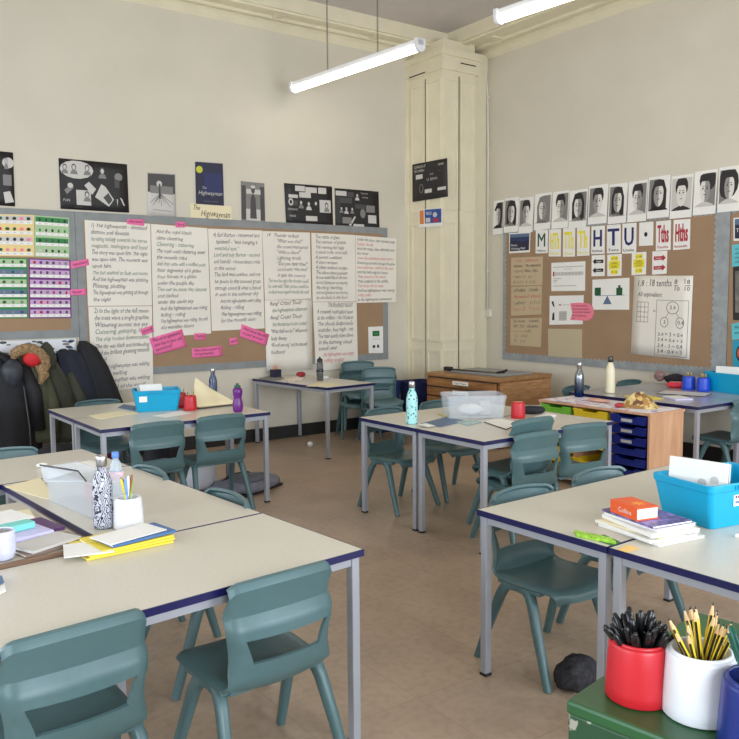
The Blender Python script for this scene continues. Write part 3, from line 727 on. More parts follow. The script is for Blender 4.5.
collage('black photo collage poster with three portraits and a white square, rightmost above the long board', [(334.6, 188), (378.6, 191.6), (379.4, 230), (335.4, 227.6)], 4,
    [('r', .02, .06, .26, .18, LGREY), ('r', .28, .07, .42, .2, DGREY), ('f', .5, .14, .05, BLACK, LGREY), ('r', .1, .22, .38, .36, DGREY), ('f', .14, .5, .045, BLACK), ('f', .25, .5, .05, BLACK, LGREY), ('f', .38, .5, .045, BLACK), ('r', .45, .37, .68, .48, DGREY), ('r', .7, .38, .9, .56, GREYP), ('e', .62, .6, .06, .12, GREYP), ('r', .74, .63, .93, .84, LGREY), ('r', .16, .72, .36, .88, GREYP), ('p', [(.3, .92), (.43, .68), (.46, .7), (.34, .94)], LGREY), ('r', .4, .88, .64, .95, LGREY)], [('They are', .58, .1, .045), ('strong', .62, .2, .045)])
F = Flat([at(U, V, 0, PX-.0165) for U, V in [(412.4, 164.6), (447.2, 158), (448, 196.6), (412.8, 202)]], NR).sheet(BLACK, curl=.004)
for r_ in ((.1, .3, .3, .42), (.36, .72, .56, .82), (.72, .72, .95, .8)): F.rect(*r_, LGREY)
F.ell(.26, .68, .06, .12, GREYP); F.ell(.26, .68, .045, .1, BLACK, 2)
F.text('GREAT', .05, .13, .07, LGREY, w=.35); F.text('WOMEN', .05, .24, .07, LGREY, w=.3); F.text('LL BEAN', .42, .5, .07, LGREY, w=.3); F.text('NOW', .75, .15, .06, LGREY, w=.15); F.text('. . .', .75, .3, .06, LGREY); F.text('12:30', .5, .36, .05, LGREY)
F.done('collage_poster', 'black poster with white lettering pinned on the cream corner casing', 'poster')
F = Flat([at(U, V, 0, PX-.0165) for U, V in [(418.6, 209.6), (442.2, 207.6), (442.4, 226), (419, 227.6)]], NR).sheet(WHITE)
F.rect(.04, .06, .22, .82, mat('orange_print', (222, 130, 56), .6)); F.rect(.26, .04, .96, .8, mat('mid_blue_print', (40, 78, 150), .6)); F.rect(.3, .5, .5, .75, LGREY, 2); F.ell(.7, .35, .09, .14, LGREY, 2); F.rect(.62, .55, .85, .74, REDP, 2)
F.text('READ', .32, .34, .18, WHITE, w=.24, l=3)
F.done('picture_card', 'small card with blue and orange pictures pinned under the black poster on the casing', 'card')
# silver picture, navy book poster, caption, grey picture
PALE = mat('pale_grey_print', (186, 186, 178), .6)
F = Flat(LW([(147.2, 172.4), (175.2, 174), (176.4, 218), (147, 214)], .003), NL).sheet(LGREY, curl=.004)
F.rect(.02, .02, .98, .46, DGREY); F.rect(.1, .3, .9, .48, GREYP, 2); F.ell(.42, .25, .1, .07, LGREY, 3); F.rect(.4, .25, .46, .6, DGREY, 4)
for k in range(9): F.line(.45, .48, .1+k*.1, .72+.05*math.sin(k*2), .004, DGREY, 3)
F.line(.2, .87, .85, .87, .006, LGREY if 0 else GREYP, 3)
F.done('picture_print', 'grey print of a lone tree with spreading roots above the long board', 'picture')
F = Flat(LW([(195.2, 161.6), (222.8, 163.6), (224, 205.8), (196, 203.8)], .006), NL).sheet(NAVYP)
F.rect(.3, .25, .95, .72, mat('night_blue_print', (38, 44, 92), .55)); F.ell(.14, .18, .12, .085, mat('yellow_sticker', (196, 196, 60), .6), 2)
F.text('The', .22, .63, .06, LGREY, shear=.3, w=.16); F.text('Highwayman', .08, .77, .1, LGREY, shear=.3, w=.86); F.text('ALFRED NOYES', .28, .93, .022, GREYP, w=.5)
F.done('book_poster', 'dark navy poster with white title lettering and a round yellow sticker', 'poster')
F = Flat(LW([(190.4, 203.4), (231.6, 206.4), (231.6, 221), (190.6, 218.2)], .0035), NL).sheet(CREAMP)
F.text('The', .05, .4, .34, INK, w=.17, shear=.3, jit=.1); F.text('Highwayman', .24, .8, .42, INK, w=.72, shear=.3, jit=.1)
F.done('title_caption', 'cream strip with a handwritten title under the navy poster', 'caption')
F = Flat(LW([(240.8, 181), (264.4, 183.4), (265.4, 222.6), (241.4, 221)], .004), NL).sheet(GREYP)
F.rect(.02, .1, .2, .95, DGREY); F.rect(.8, .1, .98, .95, DGREY); F.rect(.22, .18, .82, .3, LGREY, 2); F.rect(.2, .68, .8, .97, LGREY, 2); F.ell(.5, .2, .08, .09, DGREY, 3); F.poly([(.36, .92), (.4, .4), (.5, .28), (.6, .4), (.64, .92)], DGREY, 3); F.ell(.5, .12, .1, .04, LGREY, 4)
F.done('picture_print', 'grey print of a standing figure in a doorway, between the cream caption and the collages', 'picture')

# ================================================================== RIGHT WALL DISPLAY
def c5(x, y): return (490+x/2.968, 150+y/2.968)
SZ0 = at(589, 365.4, 0, XC).z; SZ1 = at(640, 215.7, 0, XC).z
SZ0 = (SZ0+at(503.5, 359.6, 0, XC).z)/2; SZ1 = (SZ1+at(505, 230, 0, XC).z)/2
ya = at(504, 300, 0, XC).y; yb = at(729, 300, 0, XC).y; yc_ = yb-.004; yd = yc_-1.5
def scallop(y0, y1, z, w, dirn, M, vert=False, z0=0, z1=0):
    """a border roll with a scalloped inner edge; returns an MB"""
    m = MB(); L = abs(y1-y0) if not vert else z1-z0; n = max(2, int(L/.055)); x = XC-(.0178 if vert else .0162)
    for k in range(n):
        a0 = k/n; a1 = (k+1)/n; pts = []
        for q in range(5):
            f = q/4; bul = w-.022+.022*math.sin(PI*f)
            pts.append((a0+(a1-a0)*f, bul))
        if not vert: P = [(x, y0+(y1-y0)*a0, z), (x, y0+(y1-y0)*a1, z)] + [(x, y0+(y1-y0)*a, z+dirn*b) for a, b in pts[::-1]]
        else: P = [(x, z, z0+(z1-z0)*a0), (x, z, z0+(z1-z0)*a1)] + [(x, z+dirn*b, z0+(z1-z0)*a) for a, b in pts[::-1]]
        m.prism(P, (-.0015, 0, 0), M)
    return m
t = board('notice_board', 'brown notice board with coloured place value letters and a silver scalloped border', 'R', ya, yb, SZ0, SZ1, .09, CORK, None)
for nm, mb in (('border', scallop(ya, yb, SZ1, .065, -1, SILV)), ('border', scallop(ya, yb, SZ0, .09, 1, SILV)), ('border', scallop(0, 1, ya, .06, -1, SILV, True, SZ0, SZ1)), ('border', scallop(0, 1, yb, .16, 1, SILV, True, SZ0, SZ1))): mb.build(nm, t)
TEALB = mat('teal_backing_paper', (40, 150, 180), .7)
t = board('notice_board', 'second brown notice board at the right edge with teal writing cards', 'R', yc_, yd, SZ0, SZ1, .09, CORK, None)
for nm, mb in (('border', scallop(yc_, yd, SZ1, .065, -1, SILV)), ('border', scallop(yc_, yd, SZ0, .09, 1, SILV))): mb.build(nm, t)
RB = .0178
def rflat(q, m=WHITE, d=RB, raw=False, curl=0): return Flat(RW([c5(*p) if not raw else p for p in q], d), NR).sheet(m, curl=curl, seed=int(q[0][0]))
F = rflat([(57, 247), (120, 243), (118, 303), (57, 307)]); F.rect(.04, .06, .96, .9, mat('dusk_blue_print', (34, 52, 92), .6)); F.poly([(.04, .42), (.3, .38), (.6, .48), (.96, .4), (.96, .9), (.04, .9)], NAVYP, 2); F.rect(.04, .06, .96, .22, SLATE, 2)
F.text('Maths', .1, .66, .1, WHITE, w=.3, l=3); F.text('Working Wall', .1, .84, .12, WHITE, w=.68, l=3)
F.done('title_card', 'dark landscape title card at the top left corner of the right notice board', 'card')
GVAL = 'place value letter cards'
def letter(q, big, small, m, label, bw=.8, u0=.1, cap=INK, b0=.72):
    F = rflat(q); F.text(big, u0, b0, .60, m, w=bw-.03, shear=0, bold=1); F.text(big, u0+.03, b0, .60, m, w=bw-.03, shear=0, bold=1, l=3); F.text(small, .08, .93, .09, cap, w=.78, shear=0, bold=1)
    F.done('letter_card', label, 'card', GVAL)
letter([(136, 237), (172, 236), (171, 306), (135, 307)], 'M', 'Millions', DGRN, 'white card with the dark green letter M')
letter([(175, 236), (211, 234), (210, 316), (174, 316)], 'HTh', 'Hundred Thousands', YEL, 'leftmost of the three cards with yellow letters', cap=YEL)
letter([(217, 232), (253, 230), (252, 316), (216, 317)], 'TTh', 'Ten Thousands', YEL, 'middle one of the three cards with yellow letters', cap=YEL)
letter([(258, 229), (296, 227), (295, 313), (258, 315)], 'Th', 'Thousands', YEL, 'rightmost of the three cards with yellow letters', cap=YEL)
letter([(301, 227), (341, 224), (340, 308), (300, 309)], 'H', 'Hundreds', NAVYL, 'white card with the navy letter H')
letter([(347, 223), (388, 220), (388, 305), (347, 307)], 'T', 'Tens', NAVYL, 'white card with the navy letter T', bw=.9, u0=.05)
letter([(393, 219), (435, 216), (434, 306), (392, 308)], 'U', 'Units', NAVYL, 'white card with the navy letter U')
F = rflat([(443, 216), (485, 212), (484, 283), (442, 285)]); F.ell(.48, .52, .12, .1, BLACK, n=18); F.done('letter_card', 'white card with the black decimal point', 'card', GVAL)
letter([(493, 212), (537, 208), (536, 296), (492, 299)], 'Tths', 'Tenths', REDP, 'white card with the red letters Tths', cap=REDP)
letter([(545, 208), (595, 204), (593, 293), (543, 297)], 'Hths', 'Hundredths', REDP, 'white card with the red letters Hths', cap=REDP)
def arrowcard(q, m, right, label, tx):
    F = rflat(q)
    for v in (.3, .72):
        x0, x1, xt = (.1, .7, .92) if right else (.9, .3, .08)
        F.poly([(x0, v-.08), (x0, v+.08), (x1, v+.08), (x1, v+.15), (xt, v), (x1, v-.15), (x1, v-.08)], m); F.text(tx, .22 if right else .36, v+.03, .07, WHITE, w=.42)
    F.done('arrow_card', label, 'card')
arrowcard([(302, 313), (341, 311), (340, 374), (301, 375)], BLACK, False, 'white card with two black arrows pointing left', 'Bigger')
arrowcard([(482, 301), (526, 299), (524, 367), (481, 370)], REDP, True, 'white card with two red arrows pointing right', 'Smaller')
for q, l, a in (([(348, 311), (391, 308), (390, 373), (348, 375)], 'left one of the two white cards with yellow blocks', 'X 10'), ([(421, 305), (464, 302), (463, 369), (420, 372)], 'right one of the two white cards with yellow blocks', 'X 100')):
    F = rflat(q)
    for v0, v1, u0, u1 in ((.08, .28, .25, .75), (.3, .5, .12, .88), (.48, .68, .12, .88), (.7, .92, .25, .75)): F.rect(u0, v0, u1, v1, YEL)
    for v, s in ((.24, a), (.44, 'multiply'), (.62, 'divide'), (.86, a)): F.text(s, .5, v, .1, INK, w=.4, center=True)
    F.done('rule_card', l, 'card')
def note(q, lines, label, m=BEIGEP, **k):
    F = rflat(q, m); writing(F, lines, **k); F.done('note_sheet', label, 'paper', tname='handwriting')
note([(63, 320), (157, 316), (155, 401), (62, 403)], [('+ Total    - Subtraction', 'r'), 'Addition    The difference', ('1+2+1=2  Minus  Take', 'b'), ('1 and 1 = 2    3-2', 'b'), ('8 + 2 = 2    9 - 3 = 6', 'b')], 'top one of the three tan note sheets on the right board', dv=.19, h=.09, v0=.16)
note([(63, 406), (154, 403), (152, 488), (62, 492)], ['x Product    / Divide', ('The amount of   Division', 'r'), ('1 and 4 is 1     5 / 7 = 2', 'b'), ('9 x 5 = 25    7 / 2 = 5', 'r')], 'middle one of the three tan note sheets on the right board', dv=.22, h=.1, v0=.18)
note([(61, 500), (154, 498), (151, 585), (60, 579)], [('The Inverse     a variable', 'b'), ('1001  1012   calculation', 'b'), ('------------  3 4 8 2', 'b'), ('  1 2    1 0 4 2', 'b'), ('  2 1    2 1 3', 'b')], 'bottom one of the three tan note sheets on the right board', dv=.18, h=.09, v0=.15)
F = rflat([(182, 335), (283, 330), (282, 418), (182, 419)]); F.rect(.05, .32, .1, .48, REDP); F.rect(.12, .34, .95, .46, LGREY)
for k in range(8): F.line(.14+k*.1, .34, .14+k*.1, .46, .004, GREYP, 2)
for v, b in ((.16, .95), (.56, .3), (.62, .2), (.68, .15), (.82, .75)): F.line(.06, v, b, v, .005, GREYP)
F.text('Numerator', .38, .26, .05, GREYP, w=.25); F.done('worksheet', 'upper white worksheet with a number line on the right board', 'paper')
F = rflat([(177, 433), (278, 431), (275, 517), (176, 519)]); F.rect(.3, .55, .52, .85, LGREY)
for k in range(6): F.line(.3, .55+.06*k, .52, .55+.06*k, .003, GREYP, 2); F.line(.3+.044*k, .55, .3+.044*k, .85, .003, GREYP, 2)
F.poly([(.06, .2), (.12, .18), (.16, .4), (.1, .34)], BLACK); F.poly([(.1, .6), (.15, .56), (.16, .84), (.08, .84)], BLACK); F.rect(.28, .3, .36, .34, REDP); F.line(.4, .32, .6, .32, .004, GREYP)
F.done('worksheet', 'lower white worksheet with small figures on the right board', 'paper')
F = Flat(RW([c5(238, 455), c5(308, 452), c5(306, 508), c5(238, 504)], .0208), NR); F.mb.prism([F.P(u, v) for u, v in [(0, 0), (.1, .6), (0, 1), (.75, 1), (.95, .85), (1.03, .55), (.98, .25), (.8, .05), (.4, -.02)]], (-.001, 0, 0), PINKL)
F.n = Vector(NR); writing(F, ['This table is showing', 'what the decimal points', 'even and odd or thousand', 'like as one tenth of a', 'unit'], u=.08, v0=.2, dv=.19, h=.09, w=.8)
for i in range(len(F.tx.v)): F.tx.v[i] = F.tx.v[i] + Vector((-.0012, 0, 0))
F.done('pink_note', 'rounded pink note overlapping the lower white worksheet', 'note', tname='handwriting')
F = rflat([(172, 530), (273, 532), (273, 618), (173, 612)], mat('pale_tan_paper', (190, 176, 146), .75)); [F.line(.04, .1+k*.11, .96, .1+k*.11, .002, BEIGEP) for k in range(8)]; F.done('note_sheet', 'blank pale tan sheet at the bottom of the right board', 'paper')
F = rflat([(304, 385), (414, 379), (413, 474), (303, 474)]); F.line(.1, .54, .88, .54, .005, SLATE); F.poly([(.42, .54), (.3, .82), (.54, .82)], SLATE, 2); F.rect(.07, .27, .24, .53, DGRN, 2); F.rect(.66, .3, .82, .54, DGRN, 2); F.rect(.71, .22, .77, .32, DGRN, 2)
F.done('worksheet', 'white worksheet with a blue balance scale and green weights', 'paper')
F = rflat([(428, 373), (603, 373), (592, 622), (418, 605)], SHEET, d=.018, curl=.004)
F.text('1.8 : 18 tenths', .06, .13, .085, INK, w=.60, shear=.1, jit=.1); F.text('8   18', .7, .1, .06, INK, w=.26, jit=.1); F.line(.7, .12, .77, .12, .006, INK, 3); F.line(.88, .12, .97, .12, .006, INK, 3); F.text('10  10', .69, .18, .055, INK, w=.27, jit=.1)
F.text('All equivalent', .08, .26, .06, INK, w=.42, shear=.1, jit=.1)
for k in range(4): F.line(.08+.065*k, .33, .08+.065*k, .58, .004, INKB)
for k in range(5): F.line(.08, .33+.0625*k, .275, .33+.0625*k, .004, INKB)
for a, b, c, d in ((.42, .3, .95, .3), (.42, .98, .95, .98), (.42, .3, .42, .98), (.95, .3, .95, .98)): F.line(a, b, c, d, .004, INKB)
def ring(F, u, v, a, b):
    for k in range(16):
        t0, t1 = 2*PI*k/16, 2*PI*(k+1)/16; F.line(u+a*math.cos(t0), v+b*math.sin(t0), u+a*math.cos(t1), v+b*math.sin(t1), .005, INK)
ring(F, .69, .39, .1, .075); ring(F, .56, .57, .065, .06); ring(F, .82, .57, .065, .065); F.line(.63, .45, .58, .51, .004, INK); F.line(.75, .45, .8, .51, .004, INK)
F.text('3.4', .64, .41, .05, INK); F.text('3', .545, .59, .05, INK); F.text('0.4', .78, .59, .05, INK)
for k, s in enumerate(('3.4 = 3 + 0.4', '3.4 = 0.4 + 3', '3.4 - 3 = 0.4', '3.4 - 0.4 = 3')): F.text(s, .46, .74+.07*k, .045, INK, w=.42, jit=.1)
F.text('=', .36, .46, .05, INKB)
F.done('flipchart_sheet', 'large white sheet with decimal number bonds on the right board', 'paper', tname='handwriting')
# second board
F = rflat([(733.5, 218), (760, 216), (760, 240), (733.5, 241)], raw=True); F.rect(.05, .05, .95, .9, NAVYP); F.rect(.05, .05, .95, .3, SLATE, 2); F.text('Topic', .1, .62, .16, WHITE, w=.5, l=3); F.done('title_card', 'dark landscape card at the top of the right edge board', 'card')
F = rflat([(732, 245), (768, 240), (770, 262), (732, 267)], TEALP, raw=True, d=.0205); writing(F, ['Ice caps', 'which grow', 'they live over', 'and above'], h=.1, dv=.2, v0=.25); F.done('teal_note', 'upper teal note with handwriting at the right edge', 'note', tname='handwriting')
F = rflat([(733, 266), (772, 262), (772, 322), (733, 320)], BLACK, raw=True); F.rect(.06, .1, .9, .86, mat('rock_photo', (120, 116, 108), .6, var=.3, scale=20)); F.done('photo_print', 'dark rocky photograph at the right edge, between the two teal notes', 'photograph')
F = rflat([(731.5, 324), (762, 318), (764, 336), (732, 340)], TEALP, raw=True, d=.0205); writing(F, ['What do we', 'want to know?'], h=.14, dv=.3, v0=.35); F.done('teal_note', 'lower teal note with handwriting at the right edge', 'note', tname='handwriting')
F = rflat([(732.5, 340.5), (775, 338), (775, 374), (733, 372)], TEALB, raw=True, d=.0188); F.ell(.2, .42, .12, .26, BLACK); F.ell(.2, .4, .09, .18, mat('orange_red_print', (206, 92, 60), .6), 2); F.ell(.23, .45, .04, .1, BLACK, 3); F.done('teal_poster', 'teal poster with an orange and black picture at the right edge', 'poster')

# portraits
py = [(12, 42), (45, 88), (89, 131), (135, 184), (187, 236), (238, 291), (295, 351), (355, 409), (412, 468), (471, 536), (538, 603), (607, 674), (679, 745)]
pz1 = at(600, 185.8, 0, XC).z; pz0 = SZ1-.03
HR = mat('drawn_hair', (44, 42, 42), .7); SKP = mat('photo_skin_grey', (150, 146, 142), .6); SKD = mat('drawn_skin_pale', (222, 218, 210), .6)
adj = ['first', 'second', 'third', 'fourth', 'fifth', 'sixth', 'seventh', 'eighth', 'ninth', 'tenth', 'eleventh', 'twelfth', 'thirteenth']
dark_right = [1, 0, 0, 1, 1, 1, 0, 0, 1, 0, 2, 1, 0]; hair = ['cap', 'long', 'bun', 'mid', 'short', 'long', 'short', 'long', 'short', 'long', 'short', 'curly', 'big']
hw = {'cap': 'a dark cap', 'long': 'long dark hair', 'bun': 'swept-back hair', 'mid': 'pale drawn hair', 'short': 'short dark hair', 'curly': 'curly dark hair', 'big': 'a big mass of hair'}
for k, (a, b) in enumerate(py):
    y0 = at(490+a/2.968, 200, 0, XC).y; y1 = at(490+b/2.968, 200, 0, XC).y; dz = .012*math.sin(k*2.3)
    F = Flat([(XC-.0025-.002*(k % 2), y0, pz1+dz), (XC-.0025-.002*(k % 2), y1, pz1+dz), (XC-.0225-.002*(k % 2), y1, pz0+dz-.02), (XC-.0225-.002*(k % 2), y0, pz0+dz-.02)], NR).sheet(WHITE)
    dr = dark_right[k]
    if dr == 1: F.rect(.5, .07, .95, .82, GREYP)
    elif dr == 0: F.rect(.05, .07, .5, .82, GREYP)
    else: F.rect(.05, .07, .95, .82, LGREY)
    _e, _p = F.ell, F.poly
    fx = lambda u, v: (.5+(u-.5)*1.32, min(.82, .45+(v-.43)*1.28))
    F.ell = lambda u, v, a, b, m, l=1, n=14, t0=0, t1=2*PI: _p([(max(.05, min(.95, fx(u, v)[0]+a*1.32*math.cos(t0+(t1-t0)*q/n))), max(.075, fx(u, v)[1]+b*1.28*math.sin(t0+(t1-t0)*q/n))) for q in range(n+(0 if t1-t0 > 6.2 else 1))], m, l)
    F.poly = lambda pts, m, l=1: _p([(max(.05, min(.95, fx(u, v)[0])), max(.075, fx(u, v)[1])) for u, v in pts], m, l) if len(pts) > 4 and m in (HR, GREYP, LGREY) else _p(pts, m, l)
    h = hair[k]; HD = HR if h != 'mid' else GREYP
    if h in ('long', 'mid'): F.poly([(.26, .72), (.24, .35), (.34, .16), (.5, .11), (.66, .16), (.76, .35), (.76, .74)], HD, 2)
    elif h == 'big': F.ell(.45, .36, .36, .28, HD, 2)
    elif h == 'curly': F.ell(.58, .25, .28, .2, HD, 2)
    elif h == 'cap': F.poly([(.2, .3), (.4, .1), (.75, .12), (.8, .5), (.7, .8), (.55, .8), (.5, .35)], HR, 2)
    else: F.ell(.5, .29, .22, .19, HD, 2)
    F.poly([(.15, .82), (.25, .68), (.5, .62), (.75, .68), (.86, .82)], HR if k in (10, 9, 0) else LGREY, 2)
    F.ell(.5, .43, .17, .22, SKD, 3, 16)
    if dr == 1: F.ell(.5, .43, .17, .22, SKP, 4, 10, -PI/2, PI/2)
    elif dr == 0: F.ell(.5, .43, .17, .22, SKP, 4, 10, PI/2, 1.5*PI)
    for u in (.43, .57): F.ell(u, .40, .03, .014, HR, 5, 8); F.line(u-.04, .365, u+.04, .36, .006, HR, 5)
    F.line(.5, .42, .49, .48, .004, GREYP, 5); F.line(.44, .55, .56, .55, .006, HR, 5)
    F.poly([(.33, .32), (.38, .2), (.5, .16), (.62, .2), (.67, .32), (.6, .27), (.4, .27)], HD, 5)
    if h == 'long': F.poly([(.67, .3), (.74, .45), (.72, .72), (.62, .68), (.66, .5)], HD, 5)
    F.done('portrait_print', '%s half-drawn portrait from the left above the right board, with %s' % (adj[k], hw[h]), 'portrait', 'row of half-drawn portraits')
# ================================================================== THINGS ON THE TABLES
G = .0012
def slab(name, label, cat, q, th, m, z=H, z0=None, group=None, edge=None, raw=False, gap=G):
    """a flat booklet or sheet lying on a surface; q = its four corners in the photo at height z"""
    P = [Vector(p) if raw else Zp(*p, z) for p in q]; zb = (z if z0 is None else z0)+gap
    mb = MB(); n = 4; vs = [(p.x, p.y, zb) for p in P]+[(p.x, p.y, zb+th) for p in P]
    c = sum(P, Vector())/4
    o = Vector((c.x, c.y, 0)); vs = [(v[0]-o.x, v[1]-o.y, v[2]) for v in vs]
    mb.add(vs, [(3, 2, 1, 0), (4, 5, 6, 7)], m); mb.add(vs, [(0, 1, 5, 4), (1, 2, 6, 5), (2, 3, 7, 6), (3, 0, 4, 7)], edge or m)
    ob = mb.build(name, loc=(o.x, o.y, 0)); return tag(ob, label, cat, group)
def rect4(x, y, a, w, d):
    c, s = math.cos(a), math.sin(a); return [Vector((x+u*c-v*s, y+u*s+v*c, 0)) for u, v in ((-w/2, -d/2), (w/2, -d/2), (w/2, d/2), (-w/2, d/2))]
def pot(loc, m, label, r=.058, h=.125, inner=None, cat='pot'):
    t = thing('pencil_pot', label, cat, loc, 0)
    b = MB(); pr = [(r*.95, 0), (r, .003), (r*.995, h*.2), (r*.955, h*.6), (r*.915, h*.90), (r*.895, h*.945), (r*.86, h*.96), (r*.83, h*.958), (r*.825, h*.975), (r*.81, h), (r*.76, h), (r*.75, h*.97), (r*.72, .012)]
    b.lathe(pr, m, n=32); b.build('pot_body', t); return t
WT = mat('bare_pencil_wood', (222, 184, 132), .6); LEAD = mat('pencil_lead', (50, 48, 50), .5)
PYEL = mat('pencil_yellow', (232, 200, 52), .4); PBLK = mat('pencil_black', (30, 28, 28), .4)
def pencil(label, group, stripe=True, col=PYEL, tip=True, L=.186):
    t = thing('pencil', label, 'pencil', group=group)
    b = MB(); n = 6; r = .0040
    for k in range(n):
        a0, a1 = PI*2*k/n, PI*2*(k+1)/n; mm = PBLK if (stripe and k % 2) else col
        p = [(r*math.cos(a0), r*math.sin(a0)), (r*math.cos(a1), r*math.sin(a1))]
        b.add([(p[0][0], p[0][1], 0), (p[1][0], p[1][1], 0), (p[1][0], p[1][1], L-.022), (p[0][0], p[0][1], L-.022)], [(0, 1, 2, 3)], mm)
    b.add([(r*math.cos(PI*2*k/n), r*math.sin(PI*2*k/n), 0) for k in range(n)], [tuple(range(n))[::-1]], PBLK)
    b.build('barrel', t)
    MB().lathe([(r, L-.022), (.0016, L-.006)], WT, n=6, sm=False).build('sharpened_wood', t); MB().lathe([(.0016, L-.006), (.0002, L)], LEAD, n=6).build('lead_tip', t)
    return t
PENB = mat('black_pen_plastic', (20, 20, 22), .25)
PENG = mat('green_pen_plastic', (18, 96, 82), .3)
def pen(label, group, m=PENB, L=.165, r=.0062):
    t = thing('felt_pen', label, 'pen', group=group)
    MB().lathe([(r*.8, 0), (r, .004), (r, L*.62)], m, n=8).build('barrel', t)
    MB().lathe([(r*1.12, L*.62), (r*1.15, L*.64), (r*1.0, L*.9), (r*.6, L*.985), (r*.2, L)], m, n=8).build('cap', t)
    MB().box((0, r*1.35, L*.80), (.003, .003, L*.26), m).build('clip', t)
    return t
def fill(proto, loc, n, R, h, lean, seed, group, lengths=(0, .03), zofs=.014, labels=None):
    """stand n copies of proto in a pot at loc; leaning outwards"""
    rnd = random.Random(seed)
    for k in range(n):
        o = proto if k == 0 and not proto.get('used') else dup(proto)
        proto['used'] = 1
        a = 2.4*k+rnd.uniform(-.3, .3); rr = R*math.sqrt((k+.5)/n)
        bx, by = rr*.55*math.cos(a+PI*.9), rr*.55*math.sin(a+PI*.9); tx, ty = rr*math.cos(a), rr*math.sin(a)
        d = Vector((tx-bx+lean*rnd.uniform(-.3, 1)*math.cos(a), ty-by+lean*rnd.uniform(-.3, 1)*math.sin(a), h)).normalized()
        q = Vector((0, 0, 1)).rotation_difference(d)
        o.rotation_euler = q.to_euler(); o.location = (loc[0]+bx, loc[1]+by, loc[2]+zofs+rnd.uniform(*lengths))
        if labels: o['label'] = labels[k % len(labels)]
    if 'used' in proto: pass
def clean(p):
    for o in COL.objects:
        if 'used' in o.keys(): del o['used']

# ---- green cabinet at the lower right with the three pots
GREEN = mat('dark_green_gloss_paint', (36, 84, 46), .32, var=.1, scale=7)
ZG = .9; c0 = Zp(566, 700, ZG); ga = .12
def chipped():
    m = mat('chipped_green_paint', (32, 70, 44), .4); nt = m.node_tree; b = nt.nodes['Principled BSDF']
    tc = nt.nodes.new('ShaderNodeTexCoord'); n = nt.nodes.new('ShaderNodeTexNoise'); n.inputs['Scale'].default_value = 34; n.inputs['Detail'].default_value = 10
    cr = nt.nodes.new('ShaderNodeValToRGB'); e = cr.color_ramp.elements; e[0].position = .585; e[0].color = (lin(34), lin(72), lin(46), 1); e[1].position = .615; e[1].color = (lin(150), lin(150), lin(136), 1)
    nt.links.new(tc.outputs['Object'], n.inputs['Vector']); nt.links.new(n.outputs['Fac'], cr.inputs[0]); nt.links.new(cr.outputs[0], b.inputs['Base Color']); return m
CHIP = chipped()
t = thing('metal_cabinet', 'dark green chipped metal cabinet at the lower right corner carrying the pots', 'cabinet', (c0.x, c0.y, 0), rad(10))
# local: x to the right, y from -1.0 to 0
MB().box((.27, -.52, (ZG-.024)/2), (.534, 1.034, ZG-.024), CHIP, bev=.003).build('body', t)
MB().box((.27, -.52, ZG-.012), (.54, 1.04, .024), GREEN, bev=.006).build('top', t)
m = MB(); m.box((.002, -.26, ZG/2-.02), (.010, .46, ZG-.10), GREEN, bev=.003); m.box((.002, -.78, ZG/2-.02), (.010, .46, ZG-.10), GREEN, bev=.003)
d = m.build('door_panel', t); MB().box((-.006, -.48, ZG*.55), (.014, .02, .1), STEEL, bev=.003).build('handle', d)
pr_ = base(638, 712, .056, ZG); pr_.z = ZG+G
pot(pr_, RED, 'red tapered pot full of black pens on the green cabinet', r=.056, h=.104)
pw = base(698.5, 731, .060, ZG); pw.z = ZG+G
WPOT = mat('scuffed_white_plastic', (222, 224, 228), .4, var=.06, scale=9)
pot(pw, WPOT, 'white scuffed pot full of striped pencils on the green cabinet', r=.0595, h=.110)
pb = base(758, 766, .058, ZG); pb.z = ZG+G
pot(pb, mat('deep_blue_plastic', (22, 44, 120), .35), 'deep blue pot of green pens at the right edge on the green cabinet', r=.060, h=.108)
P_ = pen('black pen standing in the red pot on the green cabinet', 'black pens in the red pot', L=.128); fill(P_, pr_, 26, .042, .12, .045, 3, '', (.0, .014))
P_ = pencil('yellow and black striped pencil standing in the white pot on the green cabinet', 'striped pencils in the white pot', L=.160); fill(P_, pw, 20, .038, .15, .045, 5, '', (-.012, .012))
P_ = pen('green pen standing in the deep blue pot at the right edge', 'green pens in the blue pot', m=PENG); fill(P_, pb, 9, .034, .15, .03, 6, '', (0, .02))
# black speckled bag beyond the cabinet
SPK = mat('speckled_black_fabric', (34, 32, 36), .8, var=.7, scale=50)
p = Zp(589, 697, 0)
MB().blob((0, 0, .062), (.095, .06, .064), SPK, 18, 10, amp=.16, seed=3, pw=.65, flat=-.061).build('drawstring_bag', loc=(p.x+.02, p.y+.08, 0)); tag(COL.objects['drawstring_bag'], 'small black speckled bag lying on the floor under the right table', 'bag')

